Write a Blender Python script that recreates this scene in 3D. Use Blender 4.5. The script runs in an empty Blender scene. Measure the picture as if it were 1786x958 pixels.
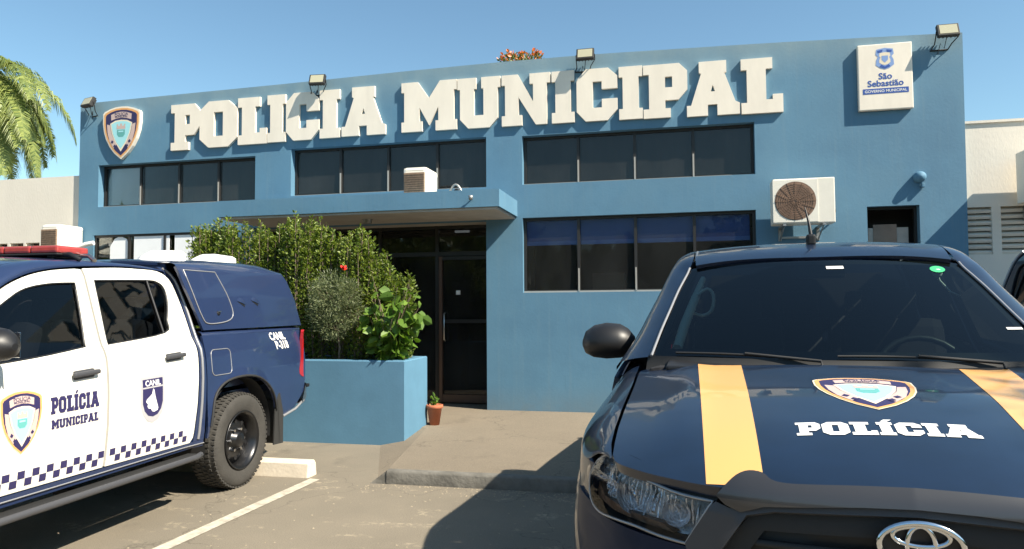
import bpy, bmesh, math, random
import numpy as np
from mathutils import Vector, Matrix
from mathutils.geometry import delaunay_2d_cdt
R = math.radians
SC = bpy.context.scene
COL = SC.collection

# ------------------------------------------------------------------ camera, sky, sun, exposure
CAM_H, CAM_F = 1.474, 1226.3
YAW, PITCH, ROLL = 0.2218, 0.0461, -0.0070
cd = bpy.data.cameras.new('camera'); cam = bpy.data.objects.new('camera', cd); COL.objects.link(cam)
F_ = Vector((-math.sin(YAW)*math.cos(PITCH), math.cos(YAW)*math.cos(PITCH), math.sin(PITCH)))
R0 = Vector((math.cos(YAW), math.sin(YAW), 0)); U0 = R0.cross(F_)
R_ = R0*math.cos(ROLL)+U0*math.sin(ROLL); U_ = -R0*math.sin(ROLL)+U0*math.cos(ROLL)
cam.matrix_world = Matrix(((R_.x, U_.x, -F_.x, 0), (R_.y, U_.y, -F_.y, 0), (R_.z, U_.z, -F_.z, CAM_H), (0, 0, 0, 1)))
cd.sensor_width = 36; cd.lens = 36*CAM_F/1786; cd.clip_start = .05; cd.clip_end = 3000
SC.camera = cam
SUNV = Vector((.95, -.34, 1.0)).normalized()          # direction towards the sun
w = bpy.data.worlds.new('World'); SC.world = w; w.use_nodes = True
nt = w.node_tree; nt.nodes.clear()
sky = nt.nodes.new('ShaderNodeTexSky'); sky.sky_type = 'NISHITA'; sky.sun_disc = False
sky.sun_elevation = math.asin(SUNV.z); sky.sun_rotation = math.atan2(SUNV.x, SUNV.y)
sky.air_density = 1.0; sky.dust_density = .4; sky.ozone_density = .7; sky.altitude = 100
bg = nt.nodes.new('ShaderNodeBackground'); bg.inputs[1].default_value = .080
wo = nt.nodes.new('ShaderNodeOutputWorld')
tn = nt.nodes.new('ShaderNodeMixRGB'); tn.blend_type = 'MULTIPLY'; tn.inputs[0].default_value = 1; tn.inputs[2].default_value = (.86, 1.04, 1.0, 1)
nt.links.new(sky.outputs[0], tn.inputs[1]); nt.links.new(tn.outputs[0], bg.inputs[0]); nt.links.new(bg.outputs[0], wo.inputs[0])
sd = bpy.data.lights.new('sun', 'SUN'); sun = bpy.data.objects.new('sun', sd); COL.objects.link(sun)
sd.energy = 4.6; sd.angle = R(.5); sd.color = (1, .91, .765)
sun.rotation_euler = (-SUNV).to_track_quat('-Z', 'Y').to_euler(); sun.location = (10, -5, 15)
SC.view_settings.view_transform = 'Standard'; SC.view_settings.look = 'None'
SC.view_settings.exposure = 1.15; SC.view_settings.gamma = 1; SC.view_settings.use_curve_mapping = False
SC.cycles.max_bounces = 8; SC.cycles.transparent_max_bounces = 16
SC.cycles.use_denoising = True

# ------------------------------------------------------------------ materials
def mat(name, col, rough=.6, metal=0., coat=0., var=0., vscale=3., bump=0., bscale=40., spec=.5, emit=None, col2=None, stretch=(1, 1, 1), trans=0.):
    m = bpy.data.materials.new(name); m.use_nodes = True; t = m.node_tree; b = t.nodes['Principled BSDF']
    b.inputs['Base Color'].default_value = (*col, 1); b.inputs['Roughness'].default_value = rough
    b.inputs['Metallic'].default_value = metal; b.inputs['Coat Weight'].default_value = coat
    b.inputs['Coat Roughness'].default_value = .04
    b.inputs['Specular IOR Level'].default_value = spec
    if trans: b.inputs['Subsurface Weight'].default_value = 0
    tc = t.nodes.new('ShaderNodeTexCoord'); mp = t.nodes.new('ShaderNodeMapping'); mp.inputs['Scale'].default_value = stretch
    t.links.new(tc.outputs['Object'], mp.inputs[0])
    if var or col2:
        n = t.nodes.new('ShaderNodeTexNoise'); n.inputs['Scale'].default_value = vscale; n.inputs['Detail'].default_value = 6; n.inputs['Roughness'].default_value = .6
        t.links.new(mp.outputs[0], n.inputs[0])
        r = t.nodes.new('ShaderNodeValToRGB'); r.color_ramp.elements[0].position = .3; r.color_ramp.elements[1].position = .7
        c2 = col2 if col2 else tuple(min(1, c*(1+var)) for c in col); c1 = tuple(c*(1-var) for c in col)
        r.color_ramp.elements[0].color = (*c1, 1); r.color_ramp.elements[1].color = (*c2, 1)
        t.links.new(n.outputs[0], r.inputs[0]); t.links.new(r.outputs[0], b.inputs['Base Color'])
    if bump:
        n2 = t.nodes.new('ShaderNodeTexNoise'); n2.inputs['Scale'].default_value = bscale; n2.inputs['Detail'].default_value = 5
        t.links.new(mp.outputs[0], n2.inputs[0])
        bp = t.nodes.new('ShaderNodeBump'); bp.inputs['Strength'].default_value = bump; bp.inputs['Distance'].default_value = .02
        t.links.new(n2.outputs[0], bp.inputs['Height']); t.links.new(bp.outputs[0], b.inputs['Normal'])
    if emit: b.inputs['Emission Color'].default_value = (*emit[0], 1); b.inputs['Emission Strength'].default_value = emit[1]
    return m
def glassmat(name, tint, ior=1.5, rough=.02, minf=0.0, dust=0.):
    m = bpy.data.materials.new(name); m.use_nodes = True; t = m.node_tree; t.nodes.clear()
    o = t.nodes.new('ShaderNodeOutputMaterial'); mx = t.nodes.new('ShaderNodeMixShader'); fr = t.nodes.new('ShaderNodeFresnel')
    tr = t.nodes.new('ShaderNodeBsdfTransparent'); gl = t.nodes.new('ShaderNodeBsdfGlossy')
    fr.inputs[0].default_value = ior; tr.inputs[0].default_value = (*tint, 1); gl.inputs['Roughness'].default_value = rough
    ad = t.nodes.new('ShaderNodeMath'); ad.operation = 'MAXIMUM'; ad.inputs[1].default_value = minf
    t.links.new(fr.outputs[0], ad.inputs[0]); t.links.new(ad.outputs[0], mx.inputs[0]); t.links.new(tr.outputs[0], mx.inputs[1]); t.links.new(gl.outputs[0], mx.inputs[2])
    if dust:      # dusty film, a pale veil put in to lighten the dark panes
        df = t.nodes.new('ShaderNodeBsdfDiffuse'); df.inputs[0].default_value = (.42, .43, .42, 1); m2 = t.nodes.new('ShaderNodeMixShader')
        tc = t.nodes.new('ShaderNodeTexCoord'); mp = t.nodes.new('ShaderNodeMapping'); mp.inputs['Scale'].default_value = (1, 1, .6); nz = t.nodes.new('ShaderNodeTexNoise'); nz.inputs['Scale'].default_value = 1.6; nz.inputs['Detail'].default_value = 7; nz.inputs['Roughness'].default_value = .7
        mr = t.nodes.new('ShaderNodeMapRange'); mr.inputs[1].default_value = .3; mr.inputs[2].default_value = .75; mr.inputs[3].default_value = dust*.55; mr.inputs[4].default_value = dust*1.8
        t.links.new(tc.outputs['Object'], mp.inputs[0]); t.links.new(mp.outputs[0], nz.inputs[0]); t.links.new(nz.outputs[0], mr.inputs[0]); t.links.new(mr.outputs[0], m2.inputs[0])
        t.links.new(mx.outputs[0], m2.inputs[1]); t.links.new(df.outputs[0], m2.inputs[2]); t.links.new(m2.outputs[0], o.inputs[0])
    else: t.links.new(mx.outputs[0], o.inputs[0])
    return m

def wallblue():
    m = mat('painted_blue_render', (.098, .205, .29), .75, bump=.06, bscale=30)
    t = m.node_tree; b = t.nodes['Principled BSDF']; tc = t.nodes['Texture Coordinate']
    def noise(sc, stretch, det=6):
        mp = t.nodes.new('ShaderNodeMapping'); mp.inputs['Scale'].default_value = stretch; t.links.new(tc.outputs['Object'], mp.inputs[0])
        n = t.nodes.new('ShaderNodeTexNoise'); n.inputs['Scale'].default_value = sc; n.inputs['Detail'].default_value = det; n.inputs['Roughness'].default_value = .65
        t.links.new(mp.outputs[0], n.inputs[0]); return n.outputs[0]
    def ramp(src, p0, c0, p1, c1):
        r = t.nodes.new('ShaderNodeValToRGB'); e = r.color_ramp.elements; e[0].position = p0; e[1].position = p1; e[0].color = (*c0, 1); e[1].color = (*c1, 1)
        t.links.new(src, r.inputs[0]); return r.outputs[0]
    base = ramp(noise(1.3, (1, 1, 1)), .32, (.083, .192, .290), .70, (.104, .236, .345))
    def mix(fac, a, c, k=1.0):
        x = t.nodes.new('ShaderNodeMixRGB'); 
        mu = t.nodes.new('ShaderNodeMath'); mu.operation = 'MULTIPLY'; mu.inputs[1].default_value = k; mu.use_clamp = True
        t.links.new(fac, mu.inputs[0]); t.links.new(mu.outputs[0], x.inputs[0]); t.links.new(a, x.inputs[1])
        if isinstance(c, tuple): x.inputs[2].default_value = (*c, 1)
        else: t.links.new(c, x.inputs[2])
        return x.outputs[0]
    W, K = (1, 1, 1), (0, 0, 0)
    streak = ramp(noise(3.0, (5, 5, .25)), .52, K, .78, W)
    c = mix(streak, base, (.15, .25, .31), .4)
    c = mix(ramp(noise(4.5, (7, 7, .35)), .60, K, .80, W), c, (.055, .125, .185), .4)
    c = mix(ramp(noise(.9, (1, 1, 1), 3), .56, K, .64, W), c, (.105, .225, .32), .6)
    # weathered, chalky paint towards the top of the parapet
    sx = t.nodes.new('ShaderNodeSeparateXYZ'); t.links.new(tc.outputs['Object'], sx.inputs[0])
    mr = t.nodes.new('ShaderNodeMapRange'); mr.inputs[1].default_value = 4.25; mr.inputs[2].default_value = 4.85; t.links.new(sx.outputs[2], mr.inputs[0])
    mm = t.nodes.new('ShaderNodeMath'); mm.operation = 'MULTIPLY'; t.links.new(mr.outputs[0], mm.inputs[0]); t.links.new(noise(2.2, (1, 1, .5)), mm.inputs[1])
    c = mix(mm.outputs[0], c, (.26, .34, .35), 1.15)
    # splash dirt at the foot of the wall
    mr2 = t.nodes.new('ShaderNodeMapRange'); mr2.inputs[1].default_value = .45; mr2.inputs[2].default_value = .1; t.links.new(sx.outputs[2], mr2.inputs[0])
    m2 = t.nodes.new('ShaderNodeMath'); m2.operation = 'MULTIPLY'; t.links.new(mr2.outputs[0], m2.inputs[0]); t.links.new(noise(7, (1, 1, 1)), m2.inputs[1])
    c = mix(m2.outputs[0], c, (.16, .18, .18), .7)
    t.links.new(c, b.inputs['Base Color']); return m

def asphalt(name, a, b_, dust, dthr, rough=.9):
    m = mat(name, a, rough, bump=.5, bscale=220)
    t = m.node_tree; b = t.nodes['Principled BSDF']; tc = t.nodes['Texture Coordinate']
    def noise(sc, det=6, st=(1, 1, 1)):
        mp = t.nodes.new('ShaderNodeMapping'); mp.inputs['Scale'].default_value = st; t.links.new(tc.outputs['Object'], mp.inputs[0])
        n = t.nodes.new('ShaderNodeTexNoise'); n.inputs['Scale'].default_value = sc; n.inputs['Detail'].default_value = det; n.inputs['Roughness'].default_value = .62
        t.links.new(mp.outputs[0], n.inputs[0]); return n.outputs[0]
    def ramp(src, p0, c0, p1, c1):
        r = t.nodes.new('ShaderNodeValToRGB'); e = r.color_ramp.elements; e[0].position = p0; e[1].position = p1; e[0].color = (*c0, 1); e[1].color = (*c1, 1)
        t.links.new(src, r.inputs[0]); return r.outputs[0]
    def mixc(f, x, y):
        n = t.nodes.new('ShaderNodeMixRGB'); t.links.new(f, n.inputs[0]); t.links.new(x, n.inputs[1]); n.inputs[2].default_value = (*y, 1); return n.outputs[0]
    c = ramp(noise(.8), .3, a, .7, b_)
    g = t.nodes.new('ShaderNodeMixRGB'); g.blend_type = 'MULTIPLY'; g.inputs[0].default_value = .55
    t.links.new(c, g.inputs[1]); t.links.new(ramp(noise(140, 2), .35, (.6, .6, .6), .62, (1.15, 1.15, 1.15)), g.inputs[2]); c = g.outputs[0]
    d = ramp(noise(2.6, 8, (1, 1.9, 1)), dthr, (0, 0, 0), dthr+.09, (1, 1, 1))
    d2 = ramp(noise(26, 4), .45, (0, 0, 0), .6, (1, 1, 1))
    mu = t.nodes.new('ShaderNodeMath'); mu.operation = 'MULTIPLY'; t.links.new(d, mu.inputs[0]); t.links.new(d2, mu.inputs[1])
    m3 = t.nodes.new('ShaderNodeMath'); m3.operation = 'MULTIPLY'; m3.inputs[1].default_value = .6; t.links.new(mu.outputs[0], m3.inputs[0])
    c = mixc(m3.outputs[0], c, dust)
    vo = t.nodes.new('ShaderNodeTexVoronoi'); vo.feature = 'DISTANCE_TO_EDGE'; vo.inputs['Scale'].default_value = .62
    wm = t.nodes.new('ShaderNodeMapping'); t.links.new(tc.outputs['Object'], wm.inputs[0]); wn = t.nodes.new('ShaderNodeTexNoise'); wn.inputs['Scale'].default_value = 2.5; wn.inputs['Detail'].default_value = 5; t.links.new(wm.outputs[0], wn.inputs[0])
    wa = t.nodes.new('ShaderNodeVectorMath'); wa.operation = 'ADD'; t.links.new(tc.outputs['Object'], wa.inputs[0]); t.links.new(wn.outputs['Color'], wa.inputs[1]); t.links.new(wa.outputs[0], vo.inputs['Vector'])
    ck = ramp(vo.outputs['Distance'], .0, (.55, .55, .55), .006, (0, 0, 0)); c = mixc(ck, c, tuple(q*.35 for q in a))
    oil = ramp(noise(.9, 3), .66, (0, 0, 0), .74, (.5, .5, .5)); c = mixc(oil, c, tuple(q*.45 for q in a))
    k = ramp(noise(1.7, 5, (1, .6, 1)), .60, (0, 0, 0), .72, (.55, .55, .55))
    c = mixc(k, c, tuple(q*.55 for q in a))
    t.links.new(c, b.inputs['Base Color']); return m

M = {}
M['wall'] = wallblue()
M['wallplain'] = mat('painted_blue_planter', (.092, .215, .32), .7, var=.09, vscale=2.5, bump=.05)
M['white_wall'] = mat('cream_white_wall', (.72, .67, .58), .8, var=.05, vscale=1.4, bump=.1, stretch=(1, 1, .4))
M['letter'] = mat('cream_letter_paint', (.82, .745, .63), .55, var=.06, vscale=3, stretch=(2, 2, .6))
M['concrete'] = mat('soffit_concrete', (.46, .42, .37), .85, var=.12, vscale=4, bump=.15)
M['roof'] = mat('roof_grey', (.3, .3, .29), .9, var=.15)
M['asphalt'] = asphalt('worn_asphalt', (.190, .165, .125), (.248, .213, .160), (.50, .42, .29), .57)
M['slab'] = asphalt('pavement_screed', (.205, .170, .125), (.245, .203, .148), (.40, .33, .23), .66)
M['kerb'] = mat('dirty_kerb', (.145, .138, .12), .9, var=.35, vscale=6, bump=.3)
M['grit'] = mat('dusty_grit', (.33, .28, .20), .9)
M['line'] = mat('worn_white_line', (.62, .56, .45), .8, var=.0, col2=(.30, .27, .22), vscale=14)
M['stop'] = mat('cream_wheel_stop', (.66, .58, .46), .8, var=.08, vscale=6, bump=.15)
M['frame'] = mat('dark_bronze_frame', (.028, .027, .026), .45, .2)
M['frame2'] = mat('brown_frame', (.10, .055, .035), .5)
M['bead'] = mat('pale_sill_sunlit_strip', (.35, .34, .31), .5)  # pale tone for sills and the painted sunlit part of mullions
M['pane'] = glassmat('window_glass', (.42, .45, .46), 1.50, .015, dust=.035)
M['pane2'] = glassmat('lower_window_glass', (.78, .79, .79), 1.22, .015, dust=.03)
M['paneclear'] = glassmat('clear_window_glass', (.82, .84, .84), 1.45, .015)
M['paned'] = glassmat('dark_door_glass', (.22, .23, .23), 1.45, .02, dust=.03)
M['curtain'] = mat('grey_blackout_blind', (.19, .22, .245), .9, var=.12, vscale=2)
M['blueblind'] = mat('blue_roller_blind', (.05, .14, .48), .8, var=.05)
M['bluebar'] = mat('blue_blind_bar', (.10, .26, .72), .6)
M['paper'] = mat('white_paper_blind', (.85, .87, .88), .8, var=.03)
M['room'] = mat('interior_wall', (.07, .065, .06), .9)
M['roomf'] = mat('interior_brown', (.26, .19, .145), .8, var=.2)
M['metalgrey'] = mat('galvanised_metal', (.35, .35, .34), .45, .7)
M['black'] = mat('black_plastic', (.012, .012, .013), .45)
M['blackm'] = mat('matt_black_plastic', (.02, .02, .02), .7)
M['lampglass'] = mat('floodlight_lens', (.42, .40, .28), .25, .0, spec=.6)
M['ac'] = mat('cream_enamel', (.80, .76, .66), .45, var=.04, vscale=8)
M['acdark'] = mat('dusty_grille', (.26, .18, .12), .7, var=.25, vscale=30)
M['acfan'] = mat('rusty_fan_grille', (.20, .125, .085), .7, var=.2, vscale=30)
M['white'] = mat('white_plastic', (.80, .79, .76), .45)
M['pot'] = mat('terracotta', (.42, .13, .06), .8, var=.15, vscale=12)
M['soil'] = mat('soil', (.05, .035, .025), .95, var=.3, vscale=10)
M['bark'] = mat('bark', (.16, .12, .085), .9, var=.3, vscale=14, bump=.4)
M['navy'] = mat('navy_car_paint', (.005, .013, .033), .36, .0, coat=.75, var=.35, vscale=2.6, spec=.4)  # tone variation paints blotchy reflections into the navy
M['navyb'] = mat('navy_bumper_paint', (.006, .016, .042), .45, .0, coat=.08, var=.2, vscale=2.6, spec=.15)
M['navy2'] = mat('blue_car_paint', (.016, .030, .082), .38, .0, coat=.8, var=.06, vscale=1.5, bump=.01, bscale=3)
M['carwhite'] = mat('white_car_paint', (.78, .75, .67), .35, coat=.6)
M['yellow'] = mat('yellow_stripe_vinyl', (.76, .40, .13), .35, coat=.5)
M['vwhite'] = mat('white_vinyl', (.80, .79, .76), .4, coat=.3)
M['vnavy'] = mat('navy_vinyl', (.03, .025, .09), .45)
M['vgrey'] = mat('grey_vinyl', (.42, .41, .42), .45)
M['vorange'] = mat('gold_vinyl', (.72, .36, .13), .45)
M['vcream'] = mat('cream_vinyl', (.78, .68, .52), .45)
M['vsky'] = mat('pale_blue_vinyl', (.35, .68, .72), .45)
M['vteal'] = mat('teal_vinyl', (.12, .38, .36), .45)
M['vpink'] = mat('pale_pink_vinyl', (.56, .42, .38), .45)
M['vblue'] = mat('royal_blue_vinyl', (.03, .09, .36), .45)
M['vblue2'] = mat('pale_royal_vinyl', (.22, .34, .62), .45)
M['trim'] = mat('grey_trim', (.055, .056, .062), .5, .0)
M['garnish'] = mat('dark_gloss_garnish', (.035, .035, .038), .28, .0, coat=.6)
M['paleline'] = mat('panel_edge_and_highlight', (.34, .34, .35), .35, .4)  # pale line tone for trim edges and painted highlights
M['chrome'] = mat('chrome', (.75, .76, .78), .12, 1.)
M['chromed'] = mat('brushed_steel', (.50, .50, .49), .35, 1.)
M['refl'] = mat('faceted_reflector', (.85, .88, .93), .12, .7, bump=.8, bscale=6, stretch=(16, 16, 1.5))
M['lamphouse'] = mat('headlamp_housing', (.80, .84, .90), .3, .0, var=.35, vscale=30, bump=.9, bscale=9, stretch=(5, 5, 1))
M['amber'] = mat('amber_plastic', (.16, .10, .07), .3, .3, bump=.4)
M['lens'] = glassmat('clear_lens', (.96, .97, .98), 1.3, .01)
M['redlens'] = mat('red_lens', (.35, .012, .014), .18, coat=1.)
M['redbar'] = mat('red_lightbar', (.38, .055, .05), .25, coat=.6, var=.2, vscale=12)
M['tyre'] = mat('dusty_tyre', (.045, .042, .037), .85, var=.2, vscale=8, bump=.2, bscale=60)
M['rim'] = mat('dark_steel_rim', (.05, .05, .052), .3, .85)
M['windscreen'] = glassmat('tinted_windscreen', (.40, .49, .47), 1.42, .01)
M['sideglass'] = glassmat('tinted_side_glass', (.40, .43, .44), 1.5, .01)
M['seat'] = mat('dark_seat_fabric', (.010, .010, .012), .9)
M['trimpale'] = mat('pale_interior_trim', (.85, .87, .80), .7)
M['mud'] = mat('mudflap_rubber', (.022, .022, .021), .8)
M['green'] = mat('green_sticker', (.05, .45, .18), .5)

def leafmat(name, c1, c2, tl=.25, rough=.45):
    m = bpy.data.materials.new(name); m.use_nodes = True; t = m.node_tree; b = t.nodes['Principled BSDF']; b.inputs['Roughness'].default_value = rough
    g = t.nodes.new('ShaderNodeNewGeometry'); r = t.nodes.new('ShaderNodeValToRGB'); r.color_ramp.elements[0].color = (*c1, 1); r.color_ramp.elements[1].color = (*c2, 1)
    t.links.new(g.outputs['Random Per Island'], r.inputs[0]); t.links.new(r.outputs[0], b.inputs['Base Color'])
    tr = t.nodes.new('ShaderNodeBsdfTranslucent'); mx = t.nodes.new('ShaderNodeMixShader'); mx.inputs[0].default_value = tl
    hs = t.nodes.new('ShaderNodeHueSaturation'); hs.inputs['Value'].default_value = 1.5; hs.inputs['Saturation'].default_value = 1.1; t.links.new(r.outputs[0], hs.inputs['Color']); t.links.new(hs.outputs[0], tr.inputs[0])
    o = t.nodes['Material Output']; t.links.new(b.outputs[0], mx.inputs[1]); t.links.new(tr.outputs[0], mx.inputs[2]); t.links.new(mx.outputs[0], o.inputs[0]); return m
M['leafH'] = leafmat('hedge_leaf', (.050, .095, .012), (.24, .30, .045), .30)
M['leafT'] = leafmat('feathery_leaf', (.09, .12, .05), (.24, .27, .13), .25)
M['leafB'] = leafmat('broad_leaf', (.06, .13, .015), (.17, .27, .04), .25)
M['leafP'] = leafmat('palm_leaflet', (.10, .15, .045), (.32, .36, .10), .3)
M['leafO'] = leafmat('tree_leaf', (.06, .10, .02), (.16, .2, .05), .2)
M['flower'] = leafmat('orange_blossom', (.50, .10, .02), (.75, .24, .06), .2)
M['redflower'] = mat('red_blossom', (.7, .03, .02), .5)

# ------------------------------------------------------------------ object helpers
def tag(o, label=None, cat=None, group=None, kind=None):
    if label: o['label'] = label
    if cat: o['category'] = cat
    if group: o['group'] = group
    if kind: o['kind'] = kind
    return o
def empty(name, loc=(0, 0, 0), rz=0, **k):
    o = bpy.data.objects.new(name, None); COL.objects.link(o); o.location = loc; o.rotation_euler = (0, 0, rz); o.empty_display_size = .2
    tag(o, k.get('label'), k.get('cat'), k.get('group'), k.get('kind')); return o

def inside(pt, poly):
    x, y = pt; c = False; n = len(poly); j = n-1
    for i in range(n):
        xi, yi = poly[i]; xj, yj = poly[j]
        if (yi > y) != (yj > y) and x < (xj-xi)*(y-yi)/(yj-yi)+xi: c = not c
        j = i
    return c
def dens(poly, step):
    out = []
    for i in range(len(poly)):
        a = poly[i]; b = poly[(i+1) % len(poly)]; d = math.dist(a, b); n = max(1, int(math.ceil(d/step)))
        for k in range(n): out.append((a[0]+(b[0]-a[0])*k/n, a[1]+(b[1]-a[1])*k/n))
    return out
def smooth_poly(p, closed=True, n=4, corners=()):
    """Catmull-Rom through the points; indices in corners stay sharp"""
    out = []; N = len(p)
    rng = range(N) if closed else range(N-1)
    for i in rng:
        p1 = Vector(p[i]); p2 = Vector(p[(i+1) % N])
        p0 = Vector(p[i-1]) if (closed or i > 0) and i not in corners else p1-(p2-p1)*.5
        j = (i+1) % N
        p3 = Vector(p[(i+2) % N]) if (closed or i+2 < N) and j not in corners else p2+(p2-p1)*.5
        for k in range(n):
            t = k/n
            out.append(tuple(.5*((2*p1)+(p2-p0)*t+(2*p0-5*p1+4*p2-p3)*t*t+(3*p1-p0-3*p2+p3)*t**3)))
    if not closed: out.append(tuple(p[-1]))
    return out
def rrect(x0, y0, x1, y1, r, n=4):
    out = []
    for cx, cy, a0 in ((x1-r, y1-r, 0), (x0+r, y1-r, 90), (x0+r, y0+r, 180), (x1-r, y0+r, 270)):
        for k in range(n+1): a = R(a0+90*k/n); out.append((cx+r*math.cos(a), cy+r*math.sin(a)))
    return out
def ell(cx, cy, rx, ry, n=24, a0=0): return [(cx+rx*math.cos(2*math.pi*k/n+a0), cy+ry*math.sin(2*math.pi*k/n+a0)) for k in range(n)]

def tri2d(outline, holes, step):
    loops = [list(outline)]+[list(h) for h in holes]
    if step: loops = [dens(l, step) for l in loops]
    V = []; E = []
    for l in loops:
        b = len(V); V += [Vector(p) for p in l]; E += [(b+i, b+(i+1) % len(l)) for i in range(len(l))]
    if step:
        xs = [p[0] for p in loops[0]]; ys = [p[1] for p in loops[0]]
        allp = np.array([p for l in loops for p in l])
        x = math.floor(min(xs)/step)*step
        while x < max(xs):
            y = math.floor(min(ys)/step)*step
            while y < max(ys):
                if inside((x, y), loops[0]) and not any(inside((x, y), h) for h in loops[1:]) and np.min(np.abs(allp-np.array((x, y))).max(axis=1)) > step*.45: V.append(Vector((x, y)))
                y += step
            x += step
    r = delaunay_2d_cdt(V, E, [], 0, 1e-6)
    vs = [tuple(v) for v in r[0]]; fs = []
    for f in r[2]:
        c = (sum(vs[i][0] for i in f)/len(f), sum(vs[i][1] for i in f)/len(f))
        a, b, d = vs[f[0]], vs[f[1]], vs[f[2]]
        if abs((b[0]-a[0])*(d[1]-a[1])-(b[1]-a[1])*(d[0]-a[0])) < 1e-9: continue
        if inside(c, loops[0]) and not any(inside(c, h) for h in loops[1:]): fs.append(list(f))
    # original loops -> output indices
    idx = {}
    for oi, lst in enumerate(r[3]):
        for q in lst: idx[q] = oi
    L = []; b = 0
    for l in loops: L.append([idx[b+i] for i in range(len(l))]); b += len(l)
    return vs, fs, L

class MB:
    """collects shapes and links them as ONE mesh object"""
    def __init__(s): s.v = []; s.f = []; s.m = []; s.n = []; s.mats = []; s.sm = []
    def mi(s, m):
        m = M[m] if isinstance(m, str) else m
        if m not in s.mats: s.mats.append(m)
        return s.mats.index(m)
    def add(s, vs, fs, m, smooth=False, norms=None):
        b = len(s.v); s.v += [tuple(p) for p in vs]; k = s.mi(m)
        for i, f in enumerate(fs): s.f.append([b+j for j in f]); s.m.append(k); s.sm.append(smooth); s.n.append([norms[j] for j in f] if norms else None)
        return s
    def patch(s, outline, fn, m, out, holes=(), step=.05, off=0., rim=0., rimm=None):
        vs, fs, L = tri2d(outline, holes, step)
        P = []; N = []; o = Vector(out)
        for (u, v) in vs:
            p = Vector(fn(u, v)); e = .004
            n = (Vector(fn(u+e, v))-p).cross(Vector(fn(u, v+e))-p)
            n = n.normalized() if n.length > 1e-12 else o.normalized()
            if n.dot(o) < 0: n = -n
            P.append(p+n*off); N.append(n)
        F = []
        for f in fs:
            a, b, c = P[f[0]], P[f[1]], P[f[2]]
            F.append(f if (b-a).cross(c-a).dot(N[f[0]]) >= 0 else f[::-1])
        s.add(P, F, m, True, N)
        if rim:
            for l in L:
                vv = [P[i] for i in l]+[P[i]-N[i]*rim for i in l]; n = len(l)
                s.add(vv, [[i, (i+1) % n, n+(i+1) % n, n+i] for i in range(n)], rimm or m, False)
        return s
    def box(s, c, d, m, rot=None, bev=0.):
        bm = bmesh.new(); bmesh.ops.create_cube(bm, size=1); bmesh.ops.scale(bm, vec=d, verts=bm.verts)
        if bev: bmesh.ops.bevel(bm, geom=bm.edges[:], offset=bev, segments=2, profile=.6, affect='EDGES')
        if rot: bmesh.ops.rotate(bm, cent=(0, 0, 0), matrix=Matrix.Rotation(rot[0], 3, 'X') @ Matrix.Rotation(rot[1], 3, 'Y') @ Matrix.Rotation(rot[2], 3, 'Z') if False else (Matrix.Rotation(rot[2], 3, 'Z') @ Matrix.Rotation(rot[1], 3, 'Y') @ Matrix.Rotation(rot[0], 3, 'X')), verts=bm.verts)
        bm.verts.index_update(); s.add([Vector(c)+v.co for v in bm.verts], [[v.index for v in f.verts] for f in bm.faces], m); bm.free(); return s
    def box2(s, a, b, m, bev=0.):
        return s.box([(a[i]+b[i])/2 for i in range(3)], [abs(b[i]-a[i]) for i in range(3)], m, None, bev)
    def tube(s, path, r, m, seg=10, cap=True, closed=False):
        pts = [Vector(p) for p in path]; rr = r if isinstance(r, (list, tuple)) else [r]*len(pts); V = []; F = []; n = len(pts)
        ref = None
        for i, p in enumerate(pts):
            if closed: t = pts[(i+1) % n]-pts[i-1]
            else: t = pts[min(i+1, n-1)]-pts[max(i-1, 0)]
            t.normalize()
            if ref is None: ref = Vector((0, 0, 1)) if abs(t.z) < .9 else Vector((1, 0, 0))
            a = t.cross(ref); a.normalize(); b = a.cross(t).normalized(); ref = b
            V += [p+(a*math.cos(2*math.pi*k/seg)+b*math.sin(2*math.pi*k/seg))*rr[i] for k in range(seg)]
        for i in range(n if closed else n-1):
            j = (i+1) % n
            F += [[i*seg+k, i*seg+(k+1) % seg, j*seg+(k+1) % seg, j*seg+k] for k in range(seg)]
        s.add(V, F, m, True)
        if cap and not closed: s.add(V[:seg][::-1], [list(range(seg))], m); s.add(V[-seg:], [list(range(seg))], m)
        return s
    def lathe(s, prof, m, c=(0, 0, 0), axis='z', seg=32, flip=False):
        V = []; n = len(prof)
        for (r, h) in prof:
            for k in range(seg):
                a = 2*math.pi*k/seg; x, y = r*math.cos(a), r*math.sin(a)
                p = (x, y, h) if axis == 'z' else ((h, x, y) if axis == 'x' else (x, h, y))
                V.append(Vector(c)+Vector(p))
        F = []
        for i in range(n-1):
            for k in range(seg):
                q = [i*seg+k, i*seg+(k+1) % seg, (i+1)*seg+(k+1) % seg, (i+1)*seg+k]; F.append(q[::-1] if flip else q)
        return s.add(V, F, m, True)
    def loft(s, rows, m, closed=False, smooth=True):
        n = len(rows[0]); V = [p for r in rows for p in r]; F = []
        for i in range(len(rows)-1):
            for k in range(n if closed else n-1):
                F.append([i*n+k, i*n+(k+1) % n, (i+1)*n+(k+1) % n, (i+1)*n+k])
        return s.add(V, F, m, smooth)
    def prism(s, outline, holes, o, ux, uy, depth, m, ms=None):
        """extruded 2D shape: origin o, axes ux, uy, thickness along ux x uy"""
        ux = Vector(ux); uy = Vector(uy); nz = ux.cross(uy).normalized(); o = Vector(o)
        vs, fs, L = tri2d(outline, holes, None)
        A = [o+ux*p[0]+uy*p[1]+nz*depth for p in vs]; B = [o+ux*p[0]+uy*p[1] for p in vs]
        def orient(P, f, d):
            return f if (P[f[1]]-P[f[0]]).cross(P[f[2]]-P[f[0]]).dot(d) > 0 else f[::-1]
        s.add(A, [orient(A, f, nz) for f in fs], m); s.add(B, [orient(B, f, -nz) for f in fs], m)
        for l in L:
            n = len(l); s.add([A[i] for i in l]+[B[i] for i in l], [[i, (i+1) % n, n+(i+1) % n, n+i] for i in range(n)], ms or m)
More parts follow.
